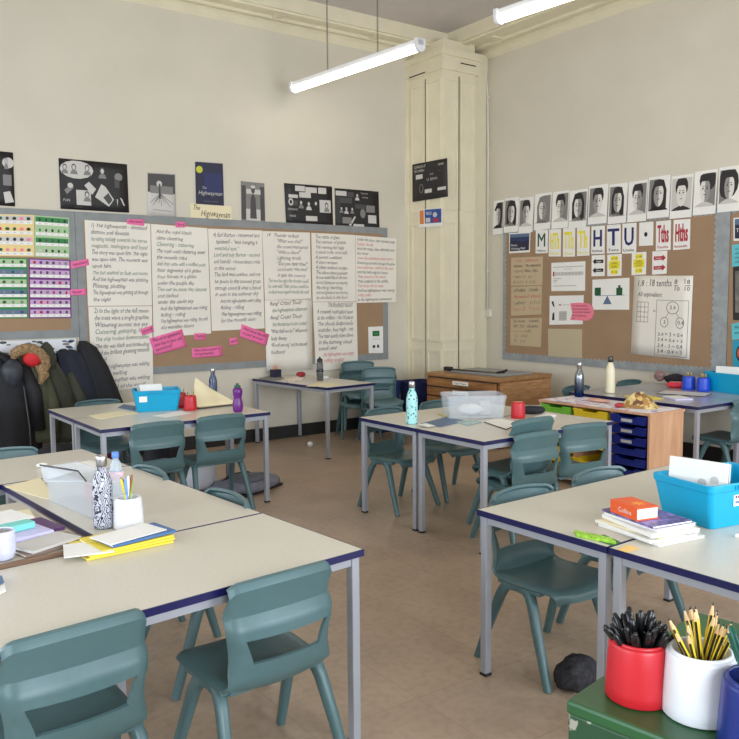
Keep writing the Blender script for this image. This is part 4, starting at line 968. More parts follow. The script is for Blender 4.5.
# ---- plastic tubs
def tub(name, label, loc, rz, L, W, Hh, m, wall=.004, rim=.018, tp=.86, cat='tub', sticker=None, lip=None, ribs=True):
    t = thing(name, label, cat, loc, rz)
    def rr(l, w, r=.02, k=4):
        pts = []
        for cx, cy, a0 in ((l/2-r, w/2-r, 0), (-l/2+r, w/2-r, PI/2), (-l/2+r, -w/2+r, PI), (l/2-r, -w/2+r, 1.5*PI)):
            for q in range(k+1): a = a0+PI/2*q/k; pts.append((cx+r*math.cos(a), cy+r*math.sin(a)))
        return pts
    lv = [(L*tp, W*tp, 0), (L*(tp+(1-tp)*.9), W*(tp+(1-tp)*.9), Hh-.03), (L*(tp+(1-tp)*.9)+.004, W*(tp+(1-tp)*.9)+.004, Hh-.028), (L+.002, W+.002, Hh-.026), (L+.006, W+.006, Hh-.004), (L+.002, W+.002, Hh), (L-2*wall-.012, W-2*wall-.012, Hh-.001), (L*tp-2*wall, W*tp-2*wall, wall)]
    vs = []; fs = []
    for l, w, z in lv:
        for x, y in rr(l, w): vs.append((x, y, z))
    n = 20
    for i in range(len(lv)-1):
        for k in range(n): fs.append((i*n+k, i*n+(k+1) % n, (i+1)*n+(k+1) % n, (i+1)*n+k))
    fs.append(tuple(range(n))[::-1]); fs.append(tuple((len(lv)-1)*n+k for k in range(n)))
    b = MB().add(vs, fs, m); o = b.build('tub_body', t); auto_smooth(o, 30)
    if ribs:
        r = MB()
        for k in range(14): r.box((-L/2*.42+L*.42*k/13, -W/2-.004, Hh-.015), (.003, .004, .018), m)
        r.build('rim_ribs', t)
    if sticker:
        side, u = sticker
        s = MB()
        if side == 'y': s.box((u*L, -W/2*(tp+(1-tp)*.55)-.004, Hh*.62), (.06, .002, .05), WHITE)
        else: s.box((L/2*(tp+(1-tp)*.55)*side+.004*side, u*W, Hh*.62), (.002, .06, .05), WHITE)
        q = s.build('label_sticker', t)
        q['label'] = 'white printed sticker'
    return t
# right table tub: near corner at (711,529)
zc = Zp(711, 529); a1 = Zp(678, 520)
RA = math.atan2(1.88-1.612, 2.701-2.643)      # direction of the side seen on the left
rzt = rad(-10); Lt, Wt = .44, .29
cx = Vector((math.cos(rzt), math.sin(rzt), 0)); cy = Vector((-math.sin(rzt), math.cos(rzt), 0))
ctr = Vector((2.712, 1.655, 0)) + cx*(Lt/2) + cy*(Wt/2)
t = tub('storage_tub', 'large cyan plastic tub holding white books on the near right table', (ctr.x, ctr.y, H+G), rzt, Lt, Wt, .170, TUBB, sticker=('y', -.14))
# printed marks on the sticker
mk = MB(); 
for k in range(4): mk.box((-.14*Lt-.018+.012*k, -Wt/2*.93-.0062, .170*.62+.01), (.008, .001, .010), REDP if k % 2 else NAVYL)
mk.box((-.14*Lt, -Wt/2*.93-.0062, .170*.62-.010), (.045, .001, .008), SLATE); mk.build('sticker_print', t)
def upright(name, label, cat, P0, P1, hgt, lean, th, m, cover=None, z0=H+.012, marks=None):
    """a book or wad of paper standing on its long edge between P0 and P1, leaning by the vector lean"""
    P0 = Vector((P0[0], P0[1], z0)); P1 = Vector((P1[0], P1[1], z0)); d = (P1-P0).normalized(); n = Vector((-d.y, d.x, 0))
    up = Vector((lean[0], lean[1], hgt)); o = MB(); 
    pts = [P0, P1, P1+up, P0+up]
    c = P0.copy(); pts = [p-c for p in pts]
    o.prism(pts, n*th, m); ob = o.build(name, loc=c)
    tag(ob, label, cat)
    if marks:
        mb = MB(); rnd = random.Random(4)
        for k in range(marks):
            u, v = rnd.uniform(.15, .85), rnd.uniform(.15, .8); q = pts[0]+(pts[1]-pts[0])*u+up*v; s = rnd.uniform(.008, .02)
            mb.prism([q+d*s*math.cos(a)-n*.0006+Vector((0, 0, s*math.sin(a))) for a in [PI*2*j/7 for j in range(7)]], -n*.0004, LGREY)
        mb.build('cover_print', ob)
    return ob
q0 = ctr - cx*.15 - cy*.045; q1 = ctr + cx*.07 - cy*.10
upright('exercise_book', 'white printed book standing up in the cyan tub on the near right table', 'book', (ctr-cx*.185+cy*.10)[:2], (ctr-cx*.115-cy*.12)[:2], .225, (.03, .01), .008, WHITE, marks=9)
upright('exercise_book', 'second white book standing behind the printed one in the near right cyan tub', 'book', (ctr-cx*.165+cy*.10)[:2], (ctr-cx*.095-cy*.115)[:2], .22, (.03, .01), .006, WHITE)

# ---- pile of books with the orange dictionary on the right table
def onR(s, t, th=TR): return loc_on(ORr, th, s, t)
def book(label, x, y, a, w, d, th, z, cover, name='exercise_book', page=WHITE, sub=True, group=None):
    t = thing(name, label, 'book', (x, y, z), a, group)
    MB().box((0, 0, th/2), (w-.006, d-.006, th*.8), page).build('pages', t)
    c = MB(); c.box((0, 0, th*.06), (w, d, max(.001, th*.1)), cover); c.box((0, 0, th*.95), (w, d, max(.001, th*.1)), cover); c.box((0, -d/2+.0008, th/2), (w, .0014, th*.8), cover); c.build('cover', t); return t
bx, by = 2.545, 1.80
z = H+G
for w, d, th, a, dx, dy, cov, lab in ((.30, .23, .008, -98, .0, -.01, WHITE, 'white book at the bottom of the pile under the orange dictionary'), (.30, .22, .010, -103, -.012, .005, WHITE, 'white book second from the bottom of the pile under the orange dictionary'),
    (.29, .215, .006, -94, .0, .0, CREAMP, 'tan covered book in the middle of the pile under the orange dictionary'), (.29, .21, .014, -106, -.004, -.008, WHITE, 'thick white book near the top of the pile under the orange dictionary'), (.27, .19, .010, -99, .004, .0, WHITE, 'white book just below the purple patterned one in the dictionary pile')):
    book(lab, bx+dx, by+dy, rad(a), w, d, th, z, cov); z += th+.001
PPAT = mat('purple_patterned_cover', (120, 104, 160), .4, var=.6, scale=38)
book('purple patterned book directly under the orange dictionary', bx+.0, by+.01, rad(-101), .27, .19, .008, z, PPAT); z += .009
ORD = mat('orange_cover', (232, 92, 40), .4, var=.05, scale=14)
t = book('thick orange dictionary with white lettering on its spine, on top of the pile', bx-.045, by+.03, rad(-104), .150, .098, .048, z, ORD, name='dictionary')
F = Flat([(-.075, -.0506, .046), (.075, -.0506, .046), (.075, -.0506, .003), (-.075, -.0506, .003)], (0, -1, 0)); F.n = Vector((0, -1, 0)); F.text('Collins', .32, .72, .42, WHITE, w=.5, l=1); F.rect(.12, .3, .16, .7, WHITE, 1)
F.tx.build('lettering', t)
st = MB(); cxs = [(.03*math.cos(a)*(1 if k % 2 else .4)+.02, .03*math.sin(a)*(1 if k % 2 else .4), .0486) for k, a in enumerate([PI*2*j/12 for j in range(12)])]; st.prism(cxs, (0, 0, .0006), mat('orange_star_print', (250, 160, 50), .4)); st.build('cover_star', t)
# green card, sticky note, little white rubber
GC = mat('lime_green_card', (150, 200, 60), .5, var=.35, scale=60)
slab('gel_pen_pack', 'bright green patterned pack lying at the join of the right tables', 'pack', [(574, 533), (611, 541), (616, 545), (576, 537)], .012, GC)
slab('card', 'dark green card lying behind the bright green pack', 'card', [(588, 538), (612, 546), (622, 543), (604, 535)], .001, mat('deep_green_card', (60, 110, 60), .6))
slab('sticky_note', 'small orange sticky note at the front edge of the right table', 'note', [(617, 550), (627, 553), (640, 549), (628, 545)], .001, mat('pale_orange_note', (240, 200, 120), .6))
p = Zp(737, 537); tag(MB().box((0, 0, .005), (.025, .012, .01), WHITE, bev=.002).build('eraser', loc=(p.x, p.y, H+G), rotz=.4), 'small white rubber by the right edge of the near right table', 'eraser')

# ---- bottles
def bottle(label, loc, prof, m, cap, capm, name='water_bottle', extra=None, cat='bottle'):
    t = thing(name, label, cat, loc)
    MB().lathe(prof, m, n=26).build('bottle_body', t); MB().lathe(cap, capm, n=22).build('lid', t)
    return t
def flask(label, loc, s, m, capm, hk=1):
    pr = [(.030*s, 0), (.035*s, .003), (.036*s, .01), (.036*s, .15*s*hk), (.034*s, .170*s*hk), (.027*s, .195*s*hk), (.0185*s, .213*s*hk), (.0170*s, .225*s*hk)]
    cp = [(.0168*s, .226*s*hk), (.0195*s, .228*s*hk), (.0195*s, .262*s*hk), (.0165*s, .268*s*hk), (.004, .269*s*hk)]
    return bottle(label, loc, pr, m, cp, capm, 'flask')
def patterned(name, c1, c2, scale, kind='wave', rough=.3, dist=6, thr=(.45, .5), c3=None):
    m = mat(name, c1, rough); nt = m.node_tree; b = nt.nodes['Principled BSDF']; tc = nt.nodes.new('ShaderNodeTexCoord')
    if kind == 'wave':
        n = nt.nodes.new('ShaderNodeTexWave'); n.inputs['Scale'].default_value = scale; n.inputs['Distortion'].default_value = dist; n.inputs['Detail'].default_value = 1.5; n.inputs['Detail Scale'].default_value = 1.4
        src = n.outputs['Fac']
    else:
        n = nt.nodes.new('ShaderNodeTexVoronoi'); n.inputs['Scale'].default_value = scale; src = n.outputs['Distance' if kind == 'vor' else 'Color']
    nt.links.new(tc.outputs['Object'], n.inputs['Vector'])
    cr = nt.nodes.new('ShaderNodeValToRGB'); e = cr.color_ramp.elements; e[0].position, e[1].position = thr
    e[0].color = (*[lin(c) for c in c1], 1); e[1].color = (*[lin(c) for c in c2], 1)
    if c3: k = e.new(min(1, thr[1]+.12)); k.color = (*[lin(c) for c in c3], 1)
    nt.links.new(src, cr.inputs[0]); nt.links.new(cr.outputs[0], b.inputs['Base Color']); return m
ZEB = patterned('zebra_swirl_print', (44, 44, 52), (198, 200, 212), 33, dist=16, thr=(.32, .42))
p = base(104, 530, .036); flask('steel-lidded flask with a black and white zebra swirl pattern', (p.x, p.y, H+G), 1.06, ZEB, STEEL)
TQ = patterned('turquoise_blossom_print', (40, 70, 90), (110, 206, 206), 46, 'vor', thr=(.22, .30), c3=(176, 228, 226))
p = base(412, 424.5, .036); flask('turquoise flask with a small dark blossom pattern and a steel lid', (p.x, p.y, H+G), 1.10, TQ, STEEL)
OMB = mat('dark_blue_metallic', (52, 70, 96), .2, metal=.9)
def grad(m, z0, z1, c1, c2):
    nt = m.node_tree; b = nt.nodes['Principled BSDF']; tc = nt.nodes.new('ShaderNodeTexCoord'); sp = nt.nodes.new('ShaderNodeSeparateXYZ'); mr = nt.nodes.new('ShaderNodeMapRange'); mr.inputs[1].default_value = z0; mr.inputs[2].default_value = z1
    cr = nt.nodes.new('ShaderNodeValToRGB'); cr.color_ramp.elements[0].color = (*[lin(c) for c in c1], 1); cr.color_ramp.elements[1].color = (*[lin(c) for c in c2], 1)
    nt.links.new(tc.outputs['Object'], sp.inputs[0]); nt.links.new(sp.outputs[2], mr.inputs[0]); nt.links.new(mr.outputs[0], cr.inputs[0]); nt.links.new(cr.outputs[0], b.inputs['Base Color'])
grad(OMB, .03, .2, (18, 50, 104), (150, 156, 160))
p = Vector((5.93, 4.60, 0)); p = base(579, 397.5, .036, .692)
flask('dark blue to silver metallic flask at the back of the tray unit', (min(p.x, 5.595), min(p.y, 4.73), .694), 1.14, OMB, STEEL)
CRM = mat('cream_gloss', (236, 228, 196), .35)
p = at(610, 393, 2, H); flask('cream flask with a dark lid on the grey-topped table', (p.x, p.y, H+G), 1.18, CRM, mat('gunmetal', (90, 90, 88), .35, metal=.8), hk=1.04)
p = base(212, 399, .03); p = Vector((2.93, 6.50, 0)); flask('small dark blue flask behind the leaning cream folder', (p.x, p.y, H+G), 1.0, patterned('dark_blue_marbled', (30, 40, 70), (110, 120, 150), 20, dist=8), STEEL)
PVI = mat('violet_plastic', (104, 30, 124), .3)
p = base(238, 412.5, .034)
bottle('violet plastic sports bottle with a dark green lid on the far left table', (p.x, p.y, H+G), [(.028, 0), (.037, .006), (.040, .03), (.039, .07), (.032, .098), (.030, .112), (.036, .135), (.038, .165), (.033, .183), (.024, .188)], PVI,
    [(.0245, .188), (.026, .191), (.024, .204), (.012, .209), (.010, .222), (.002, .223)], mat('bottle_green_plastic', (46, 92, 76), .4), 'sports_bottle')
WATER = mat('clear_bottle_plastic', (215, 230, 240), .08, trans=.6)
p = base(123.5, 512, .03)
t = bottle('clear plastic water bottle with a pale blue cap and pink label behind the white pot', (p.x, p.y+.08, H+G), [(.026, 0), (.031, .006), (.030, .06), (.031, .12), (.030, .15), (.022, .185), (.012, .203), (.0125, .212)], WATER,
    [(.0145, .210), (.0155, .213), (.0150, .232), (.013, .234)], mat('pale_blue_plastic', (92, 140, 220), .4), 'plastic_bottle')
MB().lathe([(.0306, .100), (.0316, .101), (.0316, .150), (.0305, .151)], mat('pink_white_label', (238, 200, 210), .5), n=24, close=False).build('bottle_label', t)
p = base(320, 381, .03); BK = mat('smoked_plastic', (40, 42, 46), .2, trans=.15)
t = bottle('black and clear drinking bottle on the wall table', (p.x, p.y, H+G), [(.030, 0), (.036, .005), (.036, .10), (.034, .105), (.036, .11), (.036, .185), (.028, .20)], mat('dark_tinted_plastic', (60, 64, 68), .15, trans=.4), [(.030, .20), (.032, .203), (.030, .228), (.012, .236), (.010, .25), (.002, .252)], BK, 'sports_bottle')
MB().lathe([(.038, .093), (.0385, .095), (.0385, .115), (.038, .117)], BK, n=20, close=False).build('grip_band', t)

# ---- things on the near left tables
p = base(129, 531, .056); pw2 = Vector((p.x, p.y, H+G))
pot(pw2, WHITEPL, 'plain white pot of assorted pens beside the zebra flask', r=.057, h=.118)
cols = [('lime green', (150, 200, 50)), ('black', (30, 30, 34)), ('white', (225, 225, 225)), ('dark green', (40, 110, 60)), ('yellow', (236, 210, 60)), ('brown', (150, 90, 50)), ('grey', (150, 150, 150)), ('pale blue', (120, 160, 210))]
for k, (cn, cc) in enumerate(cols):
    o = pen('%s pen standing in the plain white pot beside the zebra flask' % cn, None, m=mat('pen_'+cn.replace(' ', '_'), cc, .35), L=.158)
    if 'group' in o.keys(): del o['group']
    a = k*2.4; R_ = .020; d = Vector((.22*math.cos(a)-.02, .2*math.sin(a), 1)).normalized(); o.rotation_euler = Vector((0, 0, 1)).rotation_difference(d).to_euler(); o.location = (pw2.x+R_*math.cos(a+PI)*.6, pw2.y+R_*math.sin(a+PI)*.6, pw2.z+.030+.010*(k % 3))
# clear box with a lid leaning in it: front edge (46,500)-(94,520)
A_ = Zp(46, 500); B_ = Zp(94, 521); dv = (B_-A_); Lc = dv.length; rzc = math.atan2(dv.y, dv.x)
nrm = Vector((-dv.y, dv.x, 0)).normalized(); ctr2 = (A_+B_)/2 + nrm*.075
t = tub('clear_storage_box', 'frosted clear plastic box with its lid propped up inside, on the lengthwise table', (ctr2.x, ctr2.y, H+G), rzc, Lc+.01, .15, .15, CLEAR2, tp=.95, cat='box', ribs=False, rim=.01)
lid = MB(); e = dv.normalized(); zt_ = H+.150
P0 = A_+nrm*.06; P1 = B_ + nrm*.06
pts = [Vector((P0.x, P0.y, H+.155)), Vector((P1.x, P1.y, H+.155)), Vector((P1.x, P1.y, H+.168))-e*.05+nrm*.02, Vector((P0.x, P0.y, H+.25))-e*.06+nrm*.05]
pts = [at(38, 462, 1, A_.y+.10), at(45, 500, 1, A_.y+.02), at(84, 481, 1, B_.y+.10), at(78, 472, 1, B_.y+.14)]
c_ = pts[0].copy(); pts = [Zp(40, 466, H+.215), Zp(44, 482, H+.155), Zp(86, 482, H+.160), Zp(78, 472, H+.215)]
lid.prism([q-pts[1] for q in pts], (0, 0, .006), CLEAR2); o = lid.build('box_lid', loc=pts[1]); tag(o, 'dark-edged clear lid propped at an angle on the frosted box', 'lid')
rim_ = MB(); rim_.tube([q-pts[1]+Vector((0, 0, .004)) for q in (pts[0], pts[3], pts[2])], .0035, mat('dark_edge_plastic', (70, 70, 76), .3), 6); rim_.build('lid_edge', o)
PNKP = mat('salmon_paper', (220, 160, 160), .6)
tag(MB().box((0, 0, .035), (.14, .02, .07), PNKP).build('paper_wad', loc=(ctr2.x+.06, ctr2.y+.02, H+.008), rotz=rzc+.3), 'pinkish wad of paper inside the frosted box', 'paper')
# papers behind the box
slab('paper_sheet', 'loose white paper behind the frosted box on the lengthwise table', 'paper', [(62, 466), (90, 461), (108, 467), (84, 474)], .004, WHITE, group=None)
slab('paper_sheet', 'large cream sheet half under the frosted box at the left', 'paper', [(5, 487.5), (40, 478.5), (58, 500), (44, 499)], .003, CREAMP)
p = Zp(42, 467.5); tag(MB().blob((0, 0, .012), (.03, .02, .012), WHITE, 10, 6, amp=.1, seed=2).build('toy_dice', loc=(p.x, p.y, H+G)), 'tiny black and white object on the bare table end at the left', 'toy')
# yellow folders and blue book in front
YF = mat('yellow_card_folder', (234, 210, 66), .45)
def stackat(px, w, d, a, z, th, cov, label, name='exercise_book', page=WHITE, r=0): c = Zp(px[0], px[1], z); return book(label, c.x, c.y, a, w, d, th, z, cov, name=name, page=page)
ay = math.atan2(2.709-2.695, 1.047-.734)+.02
for k in range(3):
    c = Zp(119, 545.5, H); book(['yellow exercise book at the bottom of the near left stack', 'yellow exercise book in the middle of the near left stack', 'yellow exercise book at the top of the near left stack'][k], c.x+(.006, .012, .03)[k], c.y+.003*k, ay+.03*k, (.315, .315, .27)[k], .20, .0075, H+G+.0085*k, YF)
c = Zp(72, 548, H+.006)
o = slab('paper_sheet', 'white sheets sticking out at the left of the yellow books', 'paper', rect4(.775, 2.79, ay-.30, .16, .15), .004, WHITE, z=H, raw=True)
o.location.z = .0175
BF = mat('denim_blue_cover', (70, 110, 160), .5)
c = Zp(133, 536.5, H+.03); book('blue exercise book under white paper on top of the yellow books', c.x+.01, c.y+.01, ay+.12, .25, .15, .009, H+.0285, BF)
o = slab('paper_sheet', 'white handwritten paper on the blue exercise book', 'paper', rect4(c.x-.012, c.y+.008, ay+.2, .23, .135), .003, WHITE, z=H+.038, raw=True)
slab('paper_sheet', 'corner of white and grey papers cut off by the left edge of the nearest table', 'paper', [(-20, 584), (4, 582), (6, 592), (-20, 606)], .006, WHITE)
slab('exercise_book', 'grey booklet lying on the papers at the left edge', 'book', [(-20, 580), (2, 577), (4, 583), (-18, 596)], .004, SLATE, z=H+.008)
# wooden-edged desk to the left of the lengthwise table
UT = Zp(0, 570, .73)
t = thing('wooden_desk', 'low brown-edged desk covered in papers between the left tables', 'desk', (loc_on(OL, TL, -W_-.045, W_+.012).x, loc_on(OL, TL, -W_-.045, W_+.012).y, 0), TL)
BRN = wood('brown_desk_edge', (134, 104, 80), (110, 82, 60))
MB().box((-.4, .42, .703), (.8, .84, .024), mat('pale_desk_top', (190, 182, 166), .5)).build('desktop', t)
MB().box((-.4, -.006, .707), (.8, .010, .034), BRN).build('edge_strip', t)
for x in (-.03, -.77):
    for y in (.04, .80): MB().box((x, y, .3455), (.035, .035, .691), BRN).build('leg', t)
ZD = .7155
def onD(s, u): return loc_on((t.location.x, t.location.y), TL, s, u)
def dbook(s, u, a, w, d, th, z, cov, label, page=WHITE): c = onD(s, u); return book(label, c.x, c.y, TL+a, w, d, th, ZD+z, cov, page=page)
dbook(-.13, .12, .15, .24, .16, .010, .001, mat('brown_card_cover', (140, 118, 104), .6), 'brown covered booklet at the front of the wooden-edged desk')
dbook(-.14, .11, .32, .20, .13, .010, .0125, LGREY, 'pale grey booklet on the brown one at the front of the wooden-edged desk')
dbook(-.17, .36, .12, .30, .20, .012, .001, mat('dark_purple_cover', (84, 44, 96), .45), 'dark purple folder beside the gap on the wooden-edged desk')
LIL = mat('lilac_paper', (206, 200, 236), .6)
dbook(-.21, .26, .15, .24, .16, .016, .014, LIL, 'lilac paper stack beside the white tumbler', page=LIL)
c = onD(-.20, .29); tag(MB().box((0, 0, .012), (.15, .06, .024), mat('mint_green_card', (120, 206, 196), .5), bev=.002).build('mint_box', loc=(c.x, c.y, ZD+.0315), rotz=TL+.15), 'small mint green box on the lilac papers', 'box')
dbook(-.22, .56, -.15, .36, .22, .010, .001, CREAMP, 'large cream papers at the back of the wooden-edged desk', page=CREAMP)
dbook(-.20, .55, .2, .26, .18, .006, .012, WHITE, 'white papers on the cream ones at the back of the wooden-edged desk')
dbook(-.42, .74, .1, .26, .12, .008, .001, GREYP, 'grey booklet at the rear left of the wooden-edged desk')
c = Zp(-3, 557, ZD+.02)
t = thing('tumbler', 'white and lilac speckled tumbler cut off by the left edge', 'cup', (c.x+.02, c.y+.03, ZD+.0012))
MB().lathe([(.030, 0), (.040, .006), (.046, .03), (.047, .07), (.044, .098), (.042, .1), (.0395, .1), (.0395, .096), (.0415, .07), (.038, .012)], mat('lilac_marble_enamel', (214, 216, 240), .25, var=.12, scale=22), n=28).build('tumbler_body', t)
MB().lathe([(.0392, .090), (.0385, .097), (.02, .097), (.002, .095)], STEEL, n=22).build('tumbler_lid', t)
# ---- far left tables
F0c = Zp(138, 412); F1c = Zp(178, 411.5)
fx = (F1c-F0c); rzf = math.atan2(fx.y, fx.x)*.5; e = Vector((math.cos(rzf), math.sin(rzf), 0)); n_ = Vector((-e.y, e.x, 0))
Lf = .36; ctrf = (F0c+F1c)/2 + n_*.14
t = tub('storage_tub', 'cyan plastic tub with papers on the far left table', (ctrf.x, ctrf.y, H+G), rzf, Lf, .27, .165, TUBB, sticker=('y', -.30))
upright('paper_wad', 'white papers standing up in the cyan tub on the far left table', 'paper', (ctrf-e*.10-n_*.02)[:2], (ctrf+e*.07-n_*.01)[:2], .19, (-.02, .03), .02, WHITE)
upright('paper_wad', 'creased white sheet leaning at the left inside the far left cyan tub', 'paper', (ctrf-e*.12+n_*.03)[:2], (ctrf+e*.0+n_*.05)[:2], .185, (-.03, .0), .004, LGREY)
for px, lab in (((190.5, 411), 'front one of the two small red pots beside the far left cyan tub'), ((181, 409), 'red pot half hidden between the far left cyan tub and its twin')):
    p = base(px[0], px[1], .055); z_ = Vector((p.x+(.02 if px[0] < 185 else .0), p.y+(.06 if px[0] < 185 else 0), H+G)); pot(z_, RED, lab, r=.052, h=.115)
    for k in range(3):
        o = dup(bpy.data.objects['pencil']); o.location = (z_.x+.012*math.cos(2.1*k), z_.y+.012*math.sin(2.1*k), z_.z+.008); o.rotation_euler = (.12*math.sin(2.1*k+1), .12*math.cos(2.1*k), 0)
        o['label'] = 'striped pencil standing in the ' + ('front' if px[0] > 185 else 'half hidden') + ' small red pot on the far left table'; o['group'] = 'pencils in the ' + ('front' if px[0] > 185 else 'rear') + ' small red pot'
slab('paper_sheet', 'cream sheet lying on the bare left part of the far left table', 'paper', [(89, 416), (100, 419.5), (139, 413.5), (122, 411)], .004, CREAMP)
slab('paper_sheet', 'white sheet under the front edge of the far left cyan tub', 'paper', [(152, 416), (166, 418), (192, 413.5), (180, 411)], .001, WHITE)
slab('exercise_book', 'dark exercise book behind the far left cyan tub', 'book', [(118, 408), (134, 411), (136, 407), (124, 405)], .006, SLATE)
fc = Zp(214, 406.5)
o = slab('paper_stack', 'stack of cream and grey folders under the big leaning cream folder', 'paper', rect4(fc.x, fc.y+.06, .1, .36, .26), .014, CREAMP, z=H, raw=True, edge=DGREY)
mb = MB(); g = []      # a big folder standing in a soft curve
A0 = Vector((fc.x-.165, fc.y-.02, H+.017)); B0 = Vector((fc.x+.19, fc.y-.03, H+.017)); Ct = Vector((fc.x-.10, fc.y+.13, H+.235)); Dt = Vector((fc.x+.03, fc.y+.12, H+.135))
vs = []; N_ = 8
for i in range(N_+1):
    for j in range(N_+1):
        u, v = i/N_, j/N_; q = A0.lerp(B0, u).lerp((Ct).lerp(Dt, u), v); q.y += .03*math.sin(PI*v)*(1-u); vs.append(q)
vs2 = vs+[q+Vector((0, .0, -.003)) for q in vs]; M_ = (N_+1)**2; fs = []
for i in range(N_):
    for j in range(N_): a = i*(N_+1)+j; fs.append((a, a+1, a+N_+2, a+N_+1)); fs.append((a+M_, a+N_+1+M_, a+N_+2+M_, a+1+M_))
fs += [(i*(N_+1), (i+1)*(N_+1), (i+1)*(N_+1)+M_, i*(N_+1)+M_) for i in range(N_)] + [(i*(N_+1)+N_, i*(N_+1)+N_+M_, (i+1)*(N_+1)+N_+M_, (i+1)*(N_+1)+N_) for i in range(N_)] + [(j, j+M_, j+1+M_, j+1) for j in range(N_)] + [(N_*(N_+1)+j, N_*(N_+1)+j+1, N_*(N_+1)+j+1+M_, N_*(N_+1)+j+M_) for j in range(N_)]
mb.add([q-A0 for q in vs2], fs, CREAMP, True); auto_smooth(mb.build('card_folder', loc=A0), 50); tag(COL.objects['card_folder'], 'big cream card folder leaning up in a curve beside the violet bottle', 'folder')

# ---- wall table
p = base(272, 378, .04)
t = thing('pencil_holder', 'small square navy pencil holder at the back of the wall table', 'pot', (p.x+.03, min(p.y-.03, YC-.09), H+G), TW)
m = MB()
for c, d in (((0, 0, .004), (.1, .075, .008)), ((0, -.036, .045), (.1, .004, .09)), ((0, .036, .045), (.1, .004, .09)), ((-.048, 0, .045), (.004, .07, .09)), ((.048, 0, .045), (.004, .07, .09))): m.box(c, d, mat('dark_navy_plastic', (26, 30, 60), .4))
m.build('holder_body', t)
for k in range(5):
    o = pencil('orange and brown pencil standing in the navy holder on the wall table', 'pencils in the navy holder', stripe=False, col=mat('orange_pencil', (226, 140, 90), .5), L=.14) if k == 0 else dup(o)
    o.location = (t.location.x-.03+.015*k, t.location.y+.01*math.sin(k*3), H+.012); o.rotation_euler = (.12*math.sin(k*2), .16*math.cos(k*2.6), 0)
p = base(300, 377.5, .05); tag(MB().blob((0, 0, .030), (.055, .04, .03), mat('dark_red_fabric', (150, 36, 46), .7), 14, 8, pw=.9).build('pencil_case', loc=(p.x, p.y-.02, H+G)), 'dark red rounded pencil case on the wall table', 'pencil case')
slab('paper_sheet', 'crumpled white and red papers beside the dark red pencil case', 'paper', [(284, 382), (290, 383.5), (304, 379), (296, 377)], .012, mat('red_mottled_paper', (232, 210, 200), .7, var=.4, scale=30))
slab('exercise_book', 'flat grey book at the left end of the wall table', 'book', [(258, 379.5), (276, 381), (284, 378.5), (270, 376.5)], .008, GREYP)
slab('paper_sheet', 'cream sheet lying on the near half of the wall table', 'paper', [(306, 386.5), (332, 387), (342, 384), (318, 382.5)], .002, CREAMP)
p = base(326, 379.5, .02); tag(MB().blob((0, 0, .018), (.04, .022, .018), WHITEPL, 10, 6).build('eraser', loc=(p.x, p.y, H+G)), 'white rounded eraser beside the drinking bottle on the wall table', 'eraser')

# ---- middle tables
tA = Zp(452, 419.5); tB = Zp(502, 418.5); d_ = tB-tA; rzm = math.atan2(d_.y, d_.x); e = d_.normalized(); n_ = Vector((-e.y, e.x, 0))
Lm = d_.length+.07; Wm = .30; c_ = (tA+tB)/2 + n_*(Wm/2)
tub('clear_storage_box', 'large clear plastic box with white things inside on the middle table', (c_.x, c_.y, H+G), rzm, Lm, Wm, .165, CLEAR, tp=.93, cat='box', ribs=False)
tag(MB().blob((0, 0, .04), (.10, .07, .04), WHITE, 12, 6, amp=.25, seed=4).build('paper_wad', loc=(c_.x-.03, c_.y, H+.0105), rotz=rzm), 'crumpled white paper inside the large clear box', 'paper')
tag(MB().box((0, 0, .05), (.08, .06, .10), LGREY, bev=.006).build('small_carton', loc=(c_.x+.10*e.x, c_.y+.10*e.y+.02, H+.0065), rotz=rzm), 'pale small carton inside the large clear box', 'carton')
p = base(518, 419, .055); pot((p.x, p.y, H+G), RED, 'small red pot on the middle table beside the large clear box', r=.052, h=.115)
for k in range(4):
    o = dup(bpy.data.objects['pencil']); o.location = (p.x+.014*math.cos(1.6*k), p.y+.014*math.sin(1.6*k), H+.012); o.rotation_euler = (.1*math.sin(1.6*k+1), .1*math.cos(1.6*k), 0); o.scale = (1, 1, .72)
    o['label'] = 'short striped pencil standing in the small red pot on the middle table'; o['group'] = 'pencils in the middle red pot'
p = base(541, 411, .05)
t = thing('pencil_case', 'black zipped pencil case on the middle table by the tray unit', 'pencil case', (4.42, 4.17, H+G), -.75)
MB().blob((0, 0, .030), (.115, .055, .03), mat('black_fabric', (30, 30, 36), .75), 16, 8, pw=.7).build('case_body', t); MB().box((0, 0, .0605), (.17, .008, .003), STEEL).build('zip', t)
slab('exercise_book', 'navy folded booklet lying on the middle table beside the turquoise flask', 'book', [(421, 424.2), (440, 427.2), (466, 421.4), (446, 417.6)], .004, mat('slate_navy_cover', (84, 106, 138), .5))
slab('paper_sheet', 'small white scrap of paper beside the turquoise flask', 'paper', [(418, 425.5), (428, 428.3), (436, 426.8), (426, 424.2)], .001, WHITE, z0=H+.005)
slab('box_lid', 'pale glassy lid lying in front of the large clear box', 'lid', [(455, 422.5), (468, 426), (482, 422.5), (470, 420.5)], .005, mat('pale_green_plastic', (170, 200, 196), .15, trans=.3))
slab('exercise_book', 'open white and black book lying between the clear box and the stacked chairs', 'book', [(484, 422.5), (506, 430), (522, 423.5), (500, 419.5)], .006, WHITE, edge=BLACK)
slab('paper_sheet', 'white card lying behind the upper stacked chair on the middle table', 'paper', [(534, 418.5), (540, 420), (556, 416.5), (548, 414.5)], .012, WHITE)
a_ = Zp(438, 414.6); b_ = Zp(447, 417.8); d2 = (b_-a_)
